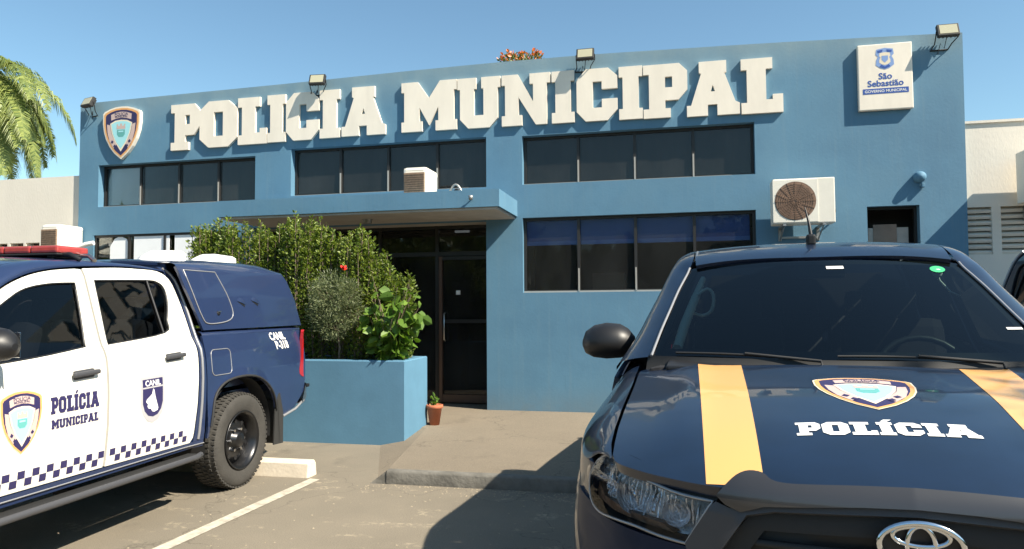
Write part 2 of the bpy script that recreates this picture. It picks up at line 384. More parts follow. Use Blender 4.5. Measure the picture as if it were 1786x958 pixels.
        return s
    def build(s, name, parent=None, fix=False):
        me = bpy.data.meshes.new(name); me.from_pydata(s.v, [], s.f)
        for m in s.mats: me.materials.append(m)
        me.polygons.foreach_set('material_index', s.m); me.polygons.foreach_set('use_smooth', s.sm)
        if any(n is not None for n in s.n):
            me.update(); ln = []
            fl = [p.normal.copy() for p in me.polygons]
            vn = [v.normal.copy() for v in me.vertices]
            for p, n in zip(me.polygons, s.n):
                for k, vi in enumerate(p.vertices): ln.append(tuple(n[k]) if n else (tuple(vn[vi]) if p.use_smooth else tuple(fl[p.index])))
            me.normals_split_custom_set(ln)
        me.update()
        o = bpy.data.objects.new(name, me); COL.objects.link(o)
        if parent: o.parent = parent
        return o

_txt = {}
def text2d(s, size, bold=.0, align='CENTER', shear=0):
    """triangulated text as (verts2d, faces)"""
    k = (s, size, bold, align, shear)
    if k in _txt: return _txt[k]
    c = bpy.data.curves.new('t', 'FONT'); c.body = s; c.size = size; c.align_x = align; c.offset = bold; c.resolution_u = 3; c.shear = shear; c.space_line = .9
    o = bpy.data.objects.new('t', c); COL.objects.link(o); dg = bpy.context.evaluated_depsgraph_get(); dg.update()
    me = bpy.data.meshes.new_from_object(o.evaluated_get(dg)); r = ([(v.co.x, v.co.y) for v in me.vertices], [list(p.vertices) for p in me.polygons])
    bpy.data.objects.remove(o); bpy.data.meshes.remove(me); _txt[k] = r; return r
def put2d(mb, vf, fn, m, out, off, o=(0, 0), step=.06):
    """lays a flat 2D mesh on a surface"""
    bm = bmesh.new(); V = [bm.verts.new((x+o[0], y+o[1], 0)) for x, y in vf[0]]
    for f in vf[1]:
        try: bm.faces.new([V[i] for i in f])
        except ValueError: pass
    if step:
        xs = [v.co.x for v in bm.verts]; ys = [v.co.y for v in bm.verts]
        for ax, lo, hi in ((0, min(xs), max(xs)), (1, min(ys), max(ys))):
            q = lo+step
            while q < hi:
                n = (1, 0, 0) if ax == 0 else (0, 1, 0); p = (q, 0, 0) if ax == 0 else (0, q, 0)
                bmesh.ops.bisect_plane(bm, geom=bm.verts[:]+bm.edges[:]+bm.faces[:], plane_co=p, plane_no=n); q += step
    bm.verts.index_update(); P = []; N = []; ov = Vector(out)
    for v in bm.verts:
        p = Vector(fn(v.co.x, v.co.y)); n = (Vector(fn(v.co.x+.004, v.co.y))-p).cross(Vector(fn(v.co.x, v.co.y+.004))-p).normalized()
        if n.dot(ov) < 0: n = -n
        P.append(p+n*off); N.append(n)
    F = []
    for f in bm.faces:
        q = [v.index for v in f.verts]
        F.append(q if (P[q[1]]-P[q[0]]).cross(P[q[2]]-P[q[0]]).dot(N[q[0]]) >= 0 else q[::-1])
    mb.add(P, F, m, True, N); bm.free()

GL = {
 'P': ([(0,0),(.62,0),(.62,.17),(.50,.17),(.50,.32),(.80,.32),(1,.5),(1,.85),(.82,1),(0,1),(0,.82),(.13,.82),(.13,.17),(0,.17)], [[(.50,.56),(.66,.56),(.66,.76),(.50,.76)]]),
 'O': ([(.24,0),(.76,0),(1,.19),(1,.81),(.76,1),(.24,1),(0,.81),(0,.19)], [[(.38,.24),(.62,.24),(.62,.76),(.38,.76)]]),
 'L': ([(0,0),(1,0),(1,.33),(.76,.33),(.76,.24),(.60,.24),(.60,.80),(.76,.80),(.76,1),(0,1),(0,.80),(.14,.80),(.14,.2),(0,.2)], []),
 'I': ([(0,0),(1,0),(1,.2),(.84,.2),(.84,.8),(1,.8),(1,1),(0,1),(0,.8),(.16,.8),(.16,.2),(0,.2)], []),
 'C': ([(.22,0),(.76,0),(1,.2),(1,.41),(.62,.41),(.62,.25),(.40,.25),(.40,.75),(.62,.75),(.62,.6),(1,.6),(1,.84),(.78,1),(.24,1),(0,.81),(0,.19)], []),
 'A': ([(0,0),(.40,0),(.40,.2),(.58,.2),(.58,0),(1,0),(1,.2),(.92,.24),(.72,.78),(.76,.78),(.76,1),(.24,1),(.24,.80),(.28,.78),(.08,.2),(0,.2)], [[(.46,.44),(.54,.44),(.50,.56)]]),
 'M': ([(0,0),(.38,0),(.38,.2),(.33,.2),(.33,.48),(.5,.12),(.67,.48),(.67,.2),(.62,.2),(.62,0),(1,0),(1,.2),(.95,.2),(.95,.8),(1,.8),(1,1),(.70,1),(.5,.66),(.30,1),(0,1),(0,.8),(.05,.8),(.05,.2),(0,.2)], []),
 'U': ([(.25,0),(.75,0),(.94,.18),(.94,.78),(1,.78),(1,1),(.56,1),(.56,.78),(.61,.78),(.61,.25),(.39,.25),(.39,.78),(.44,.78),(.44,1),(0,1),(0,.78),(.06,.78),(.06,.18)], []),
 'N': ([(0,0),(.42,0),(.42,.2),(.35,.2),(.35,.55),(.70,0),(.93,0),(.93,.8),(1,.8),(1,1),(.58,1),(.58,.8),(.65,.8),(.65,.45),(.34,1),(0,1),(0,.8),(.07,.8),(.07,.2),(0,.2)], []),
}
GW = {'P': .74, 'O': .80, 'L': .74, 'I': .46, 'C': .76, 'A': .98, 'M': 1.15, 'U': .92, 'N': .98}
def slab_text(s, width, height, accent=()):
    """slab lettering as list of (outline, holes), left aligned at 0,0, fitted to width"""
    tot = sum(GW[c] for c in s)+.05*(len(s)-1); k = width/tot; x = 0; out = []
    for i, c in enumerate(s):
        w_ = GW[c]*k; o, h = GL[c]; f = lambda p: (x+p[0]*w_, p[1]*height)
        out.append(([f(p) for p in o], [[f(p) for p in q] for q in h]))
        if i in accent: out.append(([(x+w_*.3, height*1.05), (x+w_*.75, height*1.05), (x+w_*1.1, height*1.24), (x+w_*.6, height*1.24)], []))
        x += w_+.05*k
    return out

def crest(mb, fn, out, w_, h_, o=(0, 0), off=.002, step=.05, thick=0, e=.0012):
    """police shield decal: bands and field; centre o, u to the reader's right, v up"""
    def sh(sx, sy, top=.0, dy=0.):
        half = [(0, .50), (.16, .492), (.32, .46), (.46, .41), (.50, .37), (.50, .18), (.47, .02), (.41, -.13), (.31, -.28), (.18, -.41), (0, -.53)]
        p = half+[(-x, y) for x, y in half[::-1][1:-1]]
        return [(o[0]+x*w_*sx, o[1]+(y*sy+dy)*h_) for x, y in p]
    def q(pts): return [(o[0]+x*w_, o[1]+y*h_) for x, y in pts]
    if thick: pass
    mb.patch(sh(1, 1), fn, 'vcream', out, step=step, off=off)
    mb.patch(sh(.965, .975), fn, 'vorange', out, step=step, off=off+e)
    mb.patch(sh(.87, .905), fn, 'vnavy', out, step=step, off=off+2*e)
    # pale side bands with marks, text panel, sky field
    mb.patch(q([(-.40, .17), (-.31, .15), (-.27, -.02), (-.13, -.25), (-.20, -.33), (-.32, -.18), (-.38, 0)]), fn, 'vpink', out, step=step, off=off+3*e)
    mb.patch(q([(.40, .17), (.31, .15), (.27, -.02), (.13, -.25), (.20, -.33), (.32, -.18), (.38, 0)]), fn, 'vpink', out, step=step, off=off+3*e)
    mb.patch(q([(-.29, .36), (-.15, .40), (0, .415), (.15, .40), (.29, .36), (.28, .245), (.14, .28), (0, .29), (-.14, .28), (-.28, .245)]), fn, 'vpink', out, step=step, off=off+3*e)
    mb.patch(q([(-.31, .18), (-.17, .235), (0, .25), (.17, .235), (.31, .18), (.26, -.02), (.15, -.22), (0, -.40), (-.15, -.22), (-.26, -.02)]), fn, 'vcream', out, step=step, off=off+3*e)
    mb.patch(q([(-.275, .165), (-.15, .21), (0, .22), (.15, .21), (.275, .165), (.225, -.03), (.13, -.2), (0, -.34), (-.13, -.2), (-.225, -.03)]), fn, 'vsky', out, step=step, off=off+4*e)
    # centre seal: crenellated crown over a small shield with waves
    mb.patch(q([(-.12, .06), (-.12, .16), (-.08, .16), (-.08, .125), (-.03, .125), (-.03, .17), (.03, .17), (.03, .125), (.08, .125), (.08, .16), (.12, .16), (.12, .06)]), fn, 'vpink', out, step=step, off=off+5*e)
    mb.patch(q([(-.11, .045), (.11, .045), (.11, -.05), (.06, -.10), (-.06, -.10), (-.11, -.05)]), fn, 'vteal', out, step=step, off=off+5*e)
    mb.patch(q([(-.07, .025), (.07, .025), (.07, -.005), (-.07, -.005)]), fn, 'vsky', out, step=step, off=off+6*e)
    for sx in (-1, 1):
        for k in range(2):
            a = (.16+.07*k, -.29+.09*k); mb.patch(q([(sx*a[0], a[1]-.03), (sx*(a[0]+.05), a[1]+.0), (sx*(a[0]+.02), a[1]+.045), (sx*(a[0]-.03), a[1]+.01)]), fn, 'vnavy', out, step=step, off=off+5*e)
    put2d(mb, text2d('POLÍCIA', h_*.085, .0012*h_), fn, 'vnavy', out, off+4*e, (o[0], o[1]+h_*.335), step=step)
    put2d(mb, text2d('MUNICIPAL', h_*.058, .001*h_), fn, 'vnavy', out, off+4*e, (o[0], o[1]+h_*.295), step=step)

# ------------------------------------------------------------------ ground
D = 9.109
def sheet(name, pts, z, m, label=None):
    mb = MB(); mb.add([(x, y, z) for x, y in pts], [list(range(len(pts)))], m); o = mb.build(name); tag(o, kind='structure'); return o
sheet('ground', [(-400, -400), (400, -400), (400, 400), (-400, 400)], 0, 'asphalt')
mb = MB()      # raised pavement with a ramped left side
z1 = .11
A = [(-2.35, 5.60), (9, 5.66), (9, D+.9), (-8.9, D+.9), (-8.9, 8.0), (-3.1, 8.0), (-2.72, 7.6)]
top = [(x, y, z1) for x, y in A]
mb.add(top, [list(range(len(A)))], 'slab')
# ramp at the left edge, kerb along the front
mb.add([(-2.35, 5.6, z1), (-2.72, 7.6, z1), (-3.1, 8.0, z1), (-3.45, 8.0, -.004), (-3.15, 6.9, -.004), (-2.45, 5.58, -.004)], [[0, 1, 2, 3, 4, 5]], 'slab')
pv = mb.build('pavement'); tag(pv, kind='structure')
mb = MB()
rng = random.Random(3); xs = np.linspace(-2.35, 9, 90)
rows = []
for x in xs:
    y = 5.6+(x+2.35)*.0053; j = rng.uniform(-.006, .006)
    rows.append([(x, y-.016+j, -.004), (x, y-.012+j, z1-.02), (x, y-.003+j*.5, z1+.001), (x, y+.05, z1+.003)])
mb.loft(rows, 'kerb'); mb.add([(-2.35, 5.585, -.004), (-2.50, 5.57, -.004), (-2.35, 5.6, z1)], [[0, 1, 2]], 'kerb')
o = mb.build('kerb'); tag(o, kind='structure')
sheet('parking_line', [(-3.07, 5.62), (-2.97, 5.60), (-3.10, 2.0), (-3.25, -1.5), (-3.35, -1.5), (-3.205, 2.0)], .004, 'line')
sheet('side_parking_line', [(-5.95, 5.62), (-5.85, 5.62), (-6.05, -1.5), (-6.15, -1.5)], .004, 'line')

rng = random.Random(8); mb = MB()
for k in range(900):      # grit and leaf crumbs along the kerb and over the bay
    if k < 420: x = rng.uniform(-2.5, .6); y = 5.57-abs(rng.gauss(0, .16))
    elif k < 600: x = rng.uniform(-3.4, .5); y = rng.uniform(3.6, 5.5)
    else: x = rng.uniform(-2.4, 2); y = rng.uniform(5.7, 9.0)
    z = .0 if y < 5.59 else z1+.001; r = rng.uniform(.003, .010) if k < 600 else rng.uniform(.003, .006); a = rng.uniform(0, 6.28)
    P = [(x+r*math.cos(a+q)*rng.uniform(.7, 1.3), y+r*math.sin(a+q)*rng.uniform(.7, 1.3), z+.001) for q in (0, 1.5, 3.1, 4.6)]
    mb.add(P+[(x, y, z+r*.7)], [[0, 1, 4], [1, 2, 4], [2, 3, 4], [3, 0, 4]], 'grit')
o = mb.build('grit'); tag(o, 'pale grit and crumbs scattered along the kerb and the parking bay', 'grit', kind='stuff')
mb = MB()
def stop_prof(x): return [(x, 5.50, 0), (x, 5.515, .115), (x, 5.535, .135), (x, 5.62, .135), (x, 5.64, .115), (x, 5.655, 0)]
rows = [stop_prof(x) for x in (-4.95, -4.935, -3.115, -3.10)]
for k in (0, 3): rows[k] = [(p[0], 5.577+(p[1]-5.577)*.86, p[2]*.93) for p in rows[k]]
mb.loft(rows, 'stop', smooth=False); mb.add(rows[0], [[5, 4, 3, 2, 1, 0]], 'stop'); mb.add(rows[3], [[0, 1, 2, 3, 4, 5]], 'stop')
o = mb.build('wheel_stop'); tag(o, 'cream painted concrete wheel stop behind the rear wheel of the white and blue pickup', 'wheel stop')
o.location = (0, .14, 0)

# ------------------------------------------------------------------ police building
PB = empty('police_building', (-2.8, D, 0), label='low blue rendered police building with two window rows, flat parapet and dark entrance', cat='building')
def ptop(x):
    return float(np.interp(x, [-8.95, -7, -5.39, -3.5, -2.22, -.93, 1.24, 3.40], [4.69, 4.715, 4.735, 4.77, 4.785, 4.782, 4.735, 4.665]))
OFF = Vector((2.8, -D, 0))
class LMB(MB):   # local to the building's empty
    def build(s, name, parent=None, off=None):
        o_ = OFF if off is None else off
        s.v = [tuple(Vector(p)+o_) for p in s.v]; return MB.build(s, name, parent or PB)
def rect(x0, z0, x1, z1_): return [(x0, z0), (x1, z0), (x1, z1_), (x0, z1_)]
WIN = {'UL': (-8.59, 3.055, -5.885, 3.705), 'UM': (-5.31, 3.09, -2.40, 3.775), 'UR': (-1.905, 3.10, 1.05, 3.755), 'LR': (-1.905, 1.66, 1.045, 2.655), 'LL': (-8.655, 1.66, -6.15, 2.62)}
SMALL = (2.31, 1.75, 2.88, 2.645); DOOR = (-5.9, .0, -2.405, 2.645)
xs = list(np.linspace(-8.945, 3.40, 26))
outl = [(-8.945, .0), (-8.945+.005, ptop(-8.94))]+[(x, ptop(x)) for x in xs[1:]]+[(3.36, 0)]
outl = [(-8.945, -.02), (-5.9, -.02), (-5.9, 2.645), (-2.405, 2.645), (-2.405, -.02), (3.365, -.02)]+[(x, ptop(x)) for x in xs[::-1]]
TH = .20
mb = LMB()
def wallmesh(mb, outline, holes, y0, y1, m):
    vs, fs, L = tri2d(outline, holes, None)
    A_ = [Vector((x, y0, z)) for x, z in vs]; B_ = [Vector((x, y1, z)) for x, z in vs]
    def ori(P, f, d): return f if (P[f[1]]-P[f[0]]).cross(P[f[2]]-P[f[0]]).dot(d) > 0 else f[::-1]
    mb.add(A_, [ori(A_, f, Vector((0, -1, 0))) for f in fs], m); mb.add(B_, [ori(B_, f, Vector((0, 1, 0))) for f in fs], m)
    for l in L:
        n = len(l); mb.add([A_[i] for i in l]+[B_[i] for i in l], [[i, (i+1) % n, n+(i+1) % n, n+i] for i in range(n)], m)
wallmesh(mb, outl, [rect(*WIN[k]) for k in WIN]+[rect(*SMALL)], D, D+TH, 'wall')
# side and back walls
mb.box2((-8.945, D+TH+.002, 0), (-8.745, 19, 4.6), 'wall'); mb.box2((3.17, D+TH+.002, 0), (3.37, 19, 4.6), 'wall'); mb.box2((-8.94, 19.002, 0), (3.36, 19.2, 4.6), 'wall')
mb.build('wall')
mb = LMB(); mb.box2((-8.7, D+.26, 4.2), (3.12, 18.95, 4.35), 'roof'); mb.build('roof')
mb = LMB(); mb.box2((-8.7, D+.30, 2.80), (3.12, 18.9, 2.95), 'room'); mb.box2((-8.7, 12.5, .12), (3.12, 12.6, 2.8), 'room'); mb.build('floor_slab')
# recessed entrance: side reveals
mb = LMB()
mb.box2((-2.405, D+TH+.001, 0), (-2.30, 9.78, 2.75), 'wall'); mb.box2((-6.0, D+TH+.001, 0), (-5.9, 9.78, 2.75), 'wall')
mb.box2((-5.9, D+.21, 2.645), (-2.405, 9.78, 2.75), 'concrete'); mb.build('entrance_reveal')

def window(key, n, recess, curtain=None, split=None, frame_m='frame', paper=None, glass='pane'):
    x0, z0, x1, z1_ = WIN[key]; y = D+recess
    f = LMB(); t = .035
    f.box2((x0, y, z1_-t), (x1, y+.05, z1_), frame_m); f.box2((x0, y, z0), (x1, y+.05, z0+t), frame_m)
    f.box2((x0, y, z0+t), (x0+t, y+.05, z1_-t), frame_m); f.box2((x1-t, y, z0+t), (x1, y+.05, z1_-t), frame_m)
    w_ = (x1-x0)/n
    for i in range(1, n): f.box2((x0+i*w_-.018, y-.012, z0+t), (x0+i*w_+.018, y+.05, z1_-t), frame_m)
    if split: f.box2((x0+t, y+.004, split-.015), (x1-t, y+.046, split+.015), frame_m)
    fr = f.build('window_frame')
    # pale sill bead, and strips painting the sunlit lower part of the mullions
    b = LMB(); b.box2((x0+.002, y-.012, z0+.001), (x1-.002, y-.0005, z0+.022), 'bead')
    for i in range(1, n): b.box2((x0+i*w_-.010, y-.018, z0+.02), (x0+i*w_+.010, y-.0125, z0+t+.28), 'bead')
    bo = b.build('window_sill')
    bo.parent = PB
    for i in range(n):
        p = LMB(); p.box2((x0+i*w_+.019, y+.02, z0+t), (x0+(i+1)*w_-.019, y+.028, z1_-t), 'paneclear' if key == 'UL' and i == 0 else glass); p.build('pane')  # end pane is clear so the pale sheet behind brightens it
    if curtain:
        c = LMB(); rows = []
        for k in range(0, 81):
            x = x0+.02+(x1-x0-.04)*k/80; rows.append([(x, y+.11+.012*math.sin(k*1.3)+.006*math.sin(k*.37), z0-.02), (x, y+.10+.008*math.sin(k*1.3+.5), z1_+.02)])
        c.loft(rows, curtain); c.build('blind')
window('UL', 4, .11, 'curtain'); window('UM', 4, .11, 'curtain'); window('UR', 4, .11, 'curtain')
window('LR', 4, .07, None, split=None, glass='pane2'); window('LL', 4, .02, None, glass='paneclear')
mb = LMB(); mb.box2((-1.87, D+.125, 2.345), (.98, D+.13, 2.645), 'blueblind'); mb.box2((-1.87, D+.114, 2.292), (.98, D+.135, 2.345), 'bluebar'); mb.build('blue_blind')
mb = LMB()
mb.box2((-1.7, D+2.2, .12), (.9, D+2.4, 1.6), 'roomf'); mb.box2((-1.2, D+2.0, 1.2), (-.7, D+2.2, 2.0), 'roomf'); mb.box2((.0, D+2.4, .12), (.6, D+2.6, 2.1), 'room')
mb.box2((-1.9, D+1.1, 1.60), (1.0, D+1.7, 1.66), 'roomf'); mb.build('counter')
mb = LMB()
mb.add([(x+0, D+.030, z) for x, z in [(-8.38, 2.25), (-8.06, 2.25), (-8.04, 2.42), (-8.08, 2.55), (-8.2, 2.6), (-8.3, 2.56), (-8.38, 2.44)]], [[0, 1, 2, 3, 4, 5, 6]], 'paper')
mb.box2((-7.95, D+.026, 2.20), (-7.33, D+.032, 2.60), 'paper'); mb.box2((-7.24, D+.026, 2.20), (-6.8, D+.032, 2.60), 'paper'); mb.build('window_poster')
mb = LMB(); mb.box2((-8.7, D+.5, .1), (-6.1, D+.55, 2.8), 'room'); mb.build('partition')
mb = LMB(); mb.box2((-8.54, D+.165, 3.08), (-7.96, D+.17, 3.66), 'paper'); mb.build('blind')  # pale sheet put in to give the end pane its bright, lit look
# small opening at the right
mb = LMB(); x0, z0, x1, z1_ = SMALL
for a, b_ in (((x0, z0), (x0+.03, z1_)), ((x1-.03, z0), (x1, z1_)), ((x0+.03, z1_-.03), (x1-.03, z1_))): mb.box2((a[0], D+.10, a[1]), (b_[0], D+.15, b_[1]), 'frame')
mb.build('hatch_frame')
mb = LMB(); mb.box2((x0+.03, D+.16, z0-.02), (x1-.08, D+.165, 2.40), 'concrete'); mb.box2((x0+.10, D+.15, z0), (x0+.36, D+.158, 2.44), 'roomf'); mb.build('hatch_board')
mb = LMB(); mb.box2((2.2, D+.6, .2), (3.1, D+.65, 2.75), 'room'); mb.build('partition')
# entrance glazing
yg = 9.60
mb = LMB()
mx = [-5.88, -5.0, -4.15, -3.27, -2.43]
for x in mx: mb.box2((x-.025, yg, .1), (x+.025, yg+.06, 2.645), 'frame')
mb.box2((-5.9, yg+.002, 2.21), (-2.405, yg+.056, 2.27), 'frame'); mb.box2((-5.9, yg+.002, 2.60), (-2.405, yg+.056, 2.645), 'frame'); mb.box2((-5.9, yg+.002, .11), (-3.3, yg+.056, .17), 'frame')
mb.build('entrance_frame')
for i in range(4):
    g = LMB(); g.box2((mx[i]+.026, yg+.02, 2.275), (mx[i+1]-.026, yg+.028, 2.598), 'paned'); g.build('pane')
    g = LMB(); g.box2((mx[i]+.026, yg+.02, .175), (mx[i+1]-.026, yg+.028, 2.205), 'paned'); dp = g.build('door' if i == 3 else 'pane')
    if i == 3:
        q = LMB(); q.box2((-3.23, yg-.03, .13), (-3.185, yg+.015, 2.20), 'frame2'); q.box2((-2.50, yg-.02, .13), (-2.46, yg+.015, 2.20), 'frame'); q.box2((-3.185, yg-.02, .13), (-2.5, yg+.015, .24), 'frame2'); q.box2((-3.185, yg-.015, 1.25), (-2.5, yg+.015, 1.30), 'frame'); q.box2((-3.185, yg-.02, 2.15), (-2.5, yg+.015, 2.2), 'frame')
        o = q.build('door_frame', dp); o.parent = dp
        q = LMB(); q.box2((-2.985, yg+.005, 1.655), (-2.925, yg+.018, 1.715), 'white'); o = q.build('notice', dp); o.parent = dp
        q = LMB(); q.tube([(-3.14, yg-.02, 1.0), (-3.14, yg-.07, 1.02), (-3.14, yg-.07, 1.38), (-3.14, yg-.02, 1.4)], .012, 'chromed'); o = q.build('handle', dp); o.parent = dp
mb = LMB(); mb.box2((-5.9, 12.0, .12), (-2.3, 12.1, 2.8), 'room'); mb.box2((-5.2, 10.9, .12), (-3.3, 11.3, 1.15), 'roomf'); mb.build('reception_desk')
mb = LMB(); mb.tube([(-3.12, 10.0, 2.60), (-2.90, 10.0, 2.60)], .018, mat('fluorescent_tube', (.9, .9, .9), .4, emit=((.95, .97, 1), .8))); mb.build('tube_lamp')
# canopy over the entrance
mb = LMB()
mb.box2((-5.78, 8.09, 2.675), (-1.975, D-.001, 2.885), 'wall'); mb.box2((-5.74, 8.12, 2.645), (-2.01, D-.001, 2.674), 'concrete')
mb.build('canopy')
mb = LMB(); mb.lathe([(0, -.055), (.05, -.055), (.058, -.04), (.058, -.005), (.075, 0), (0, .0)][::1], 'metalgrey', (-3.9, 8.62, 2.645), seg=16); mb.build('soffit_lamp')

# ------------------------------------------------------------------ lettering: one mounted sign, a child per letter
SIGN = empty('sign_lettering', (-3, D, 3.9), label='big cream slab letters reading POLICIA MUNICIPAL along the blue parapet', cat='sign')
so = Vector((3, -D, -3.9))
words_ = (('POLICIA', [(-7.28,-6.79),(-6.79,-6.16),(-6.15,-5.68),(-5.67,-5.38),(-5.37,-4.85),(-4.84,-4.53),(-4.50,-3.84)]),
          ('MUNICIPAL', [(-3.60,-2.80),(-2.79,-2.19),(-2.17,-1.51),(-1.49,-1.19),(-1.16,-.63),(-.61,-.31),(-.30,.25),(.24,.88),(.90,1.39)]))
for wd, ex in words_:
    for c, (xa, xb) in zip(wd, ex):
        zb = float(np.interp((xa+xb)/2, [-7.3, -5.5, -3.7, -.8, 1.4], [3.845, 3.88, 3.90, 3.885, 3.845])); h = .69
        o_, h_ = GL[c]; f = lambda p: (xa+p[0]*(xb-xa), zb+p[1]*h)
        m_ = LMB(); m_.prism([f(p) for p in o_], [[f(p) for p in q] for q in h_], (0, D-.002, 0), (1, 0, 0), (0, 0, 1), .041, 'letter')
        m_.build('letter', SIGN, so)

# shield sign
SH = empty('shield_sign', (-8.145, D, 4.18), label='shield shaped police crest mounted on the blue wall left of the big letters', cat='sign')
m_ = LMB()
half = [(0, .50), (.16, .492), (.32, .46), (.46, .41), (.50, .37), (.50, .18), (.47, .02), (.41, -.13), (.31, -.28), (.18, -.41), (0, -.53)]
shp = half+[(-x, y) for x, y in half[::-1][1:-1]]
W_, H_ = .665, .79
m_.prism([(-8.145+x*W_, 4.185+y*H_) for x, y in shp], [], (0, D-.002, 0), (1, 0, 0), (0, 0, 1), .05, 'letter')
m_.build('backing', SH, Vector((8.145, -D, -4.18)))
m_ = LMB(); crest(m_, lambda u, v: (u, D-.053, v), (0, -1, 0), W_*.96, H_*.96, (-8.145, 4.185), .001, step=None); m_.build('crest', SH, Vector((8.145, -D, -4.18)))

# town sign box
TS = empty('sign_box', (2.54, D, 4.19), label='white rectangular town sign box with blue lettering high on the right of the facade', cat='sign')
to = Vector((-2.54, -D, -4.19))
m_ = LMB(); m_.box((2.54, D-.031, 4.19), (.60, .056, .80), 'letter', None, .012); m_.build('box', TS, to)
m_ = LMB(); fz = lambda u, v: (2.54+u, D-.060, 4.19+v)
ms = [(-.09, .33), (0, .345), (.09, .33), (.10, .27), (.075, .24), (.095, .20), (.10, .14), (.05, .10), (0, .085), (-.05, .10), (-.10, .14), (-.095, .20), (-.075, .24), (-.10, .27)]
m_.patch(ms, fz, 'vblue2', (0, -1, 0), step=None, off=.001)
m_.patch([(x*.62, .215+(y-.215)*.6) for x, y in ms], fz, 'vcream', (0, -1, 0), step=None, off=.002)
m_.patch([(-.035, .25), (.035, .25), (.035, .20), (0, .165), (-.035, .20)], fz, 'vblue2', (0, -1, 0), step=None, off=.003)
m_.patch([(-.08, .315), (-.02, .325), (-.03, .295), (-.075, .29)], fz, 'vblue', (0, -1, 0), step=None, off=.003)
m_.patch([(.08, .315), (.02, .325), (.03, .295), (.075, .29)], fz, 'vblue', (0, -1, 0), step=None, off=.003)
m_.patch([(-.06, .12), (0, .095), (.06, .12), (.04, .145), (0, .12), (-.04, .145)], fz, 'vblue', (0, -1, 0), step=None, off=.003)
put2d(m_, text2d('São', .105, .0022), fz, 'vblue', (0, -1, 0), .001, (0, -.03), step=None)
put2d(m_, text2d('Sebastião', .105, .0022), fz, 'vblue', (0, -1, 0), .001, (0, -.115), step=None)
m_.patch(rect(-.25, -.205, .25, -.140), fz, 'vblue', (0, -1, 0), step=None, off=.001)
put2d(m_, text2d('GOVERNO MUNICIPAL', .045, .0008), fz, 'vwhite', (0, -1, 0), .002, (0, -.188), step=None)
m_.build('lettering', TS, to)

# ------------------------------------------------------------------ floodlights on brackets
def floodlight(x, z, tilt, rz, label, arm=True, foot=None):
    e_ = empty('floodlight', (x, D-.13, z), rz, label=label, cat='floodlight', group='floodlights along the parapet'); e_.scale = (.92, 1, .92)
    t = Matrix.Rotation(tilt, 3, 'X')
    m_ = MB(); m_.box((0, 0, 0), (.25, .055, .17), 'blackm', (tilt, 0, 0), .008)
    for k in range(5): m_.box(tuple(t @ Vector((-.09+.045*k, .04, 0))), (.012, .03, .14), 'blackm', (tilt, 0, 0))
    m_.build('housing', e_)
    m_ = MB(); m_.box(tuple(t @ Vector((0, -.0285, .004))), (.205, .004, .13), 'lampglass', (tilt, 0, 0)); m_.build('lens', e_)
    m_ = MB()
    for sx in (-1, 1):
        m_.tube([(sx*.13, .0, 0), (sx*.132, .02, -.07), (sx*.10-.03, .07, -.14), (sx*.10-.06, .128, -.20)], .007, 'blackm', 6)
    m_.tube([(-.16, .122, -.20), (.04, .122, -.20)], .01, 'blackm', 6)
    m_.tube([(.0, .03, -.06), (-.02, .07, -.2), (-.05, .10, -.12), (-.08, .12, -.25)], .005, 'black', 5); m_.build('bracket', e_)
    return e_
floodlight(-8.68, 4.66, R(-24), R(-14), 'tilted floodlight above the left corner of the blue facade')
floodlight(-4.83, 4.705, R(-18), R(6), 'floodlight above the word POLICIA')
floodlight(-1.03, 4.740, R(-18), R(0), 'floodlight above the word MUNICIPAL')
floodlight(3.20, 4.655, R(-18), R(0), 'floodlight on long bracket at the right corner beside the white sign box')

# dome camera, small spotlights
e_ = empty('security_camera', (2.885, D, 2.95), label='small round blue painted camera on the wall above the dark hatch', cat='camera')
m_ = MB(); m_.lathe([(0, -.10), (.035, -.095), (.06, -.07), (.068, -.03), (.068, 0)], 'wallplain', (0, 0, .02), 'y', 20); m_.box((.03, -.03, -.08), (.035, .05, .05), 'wallplain', None, .006); m_.build('dome', e_)
def spot(x, y, z, lab):
    e_ = empty('spotlight', (x, y, z), label=lab, cat='spotlight')
    m_ = MB(); m_.lathe([(0, 0), (.022, 0), (.03, .05), (.0, .05)], 'metalgrey', (0, -.06, -.02), 'z', 12); m_.tube([(0, 0, 0), (0, -.04, .02), (0, -.06, 0)], .008, 'metalgrey', 6); m_.build('lamp_head', e_)
spot(-2.31, 8.089, 2.775, 'tiny spotlight on the right end of the entrance canopy edge')
spot(-6.31, D-.018, 2.90, 'tiny spotlight on the blue wall left of the entrance canopy')

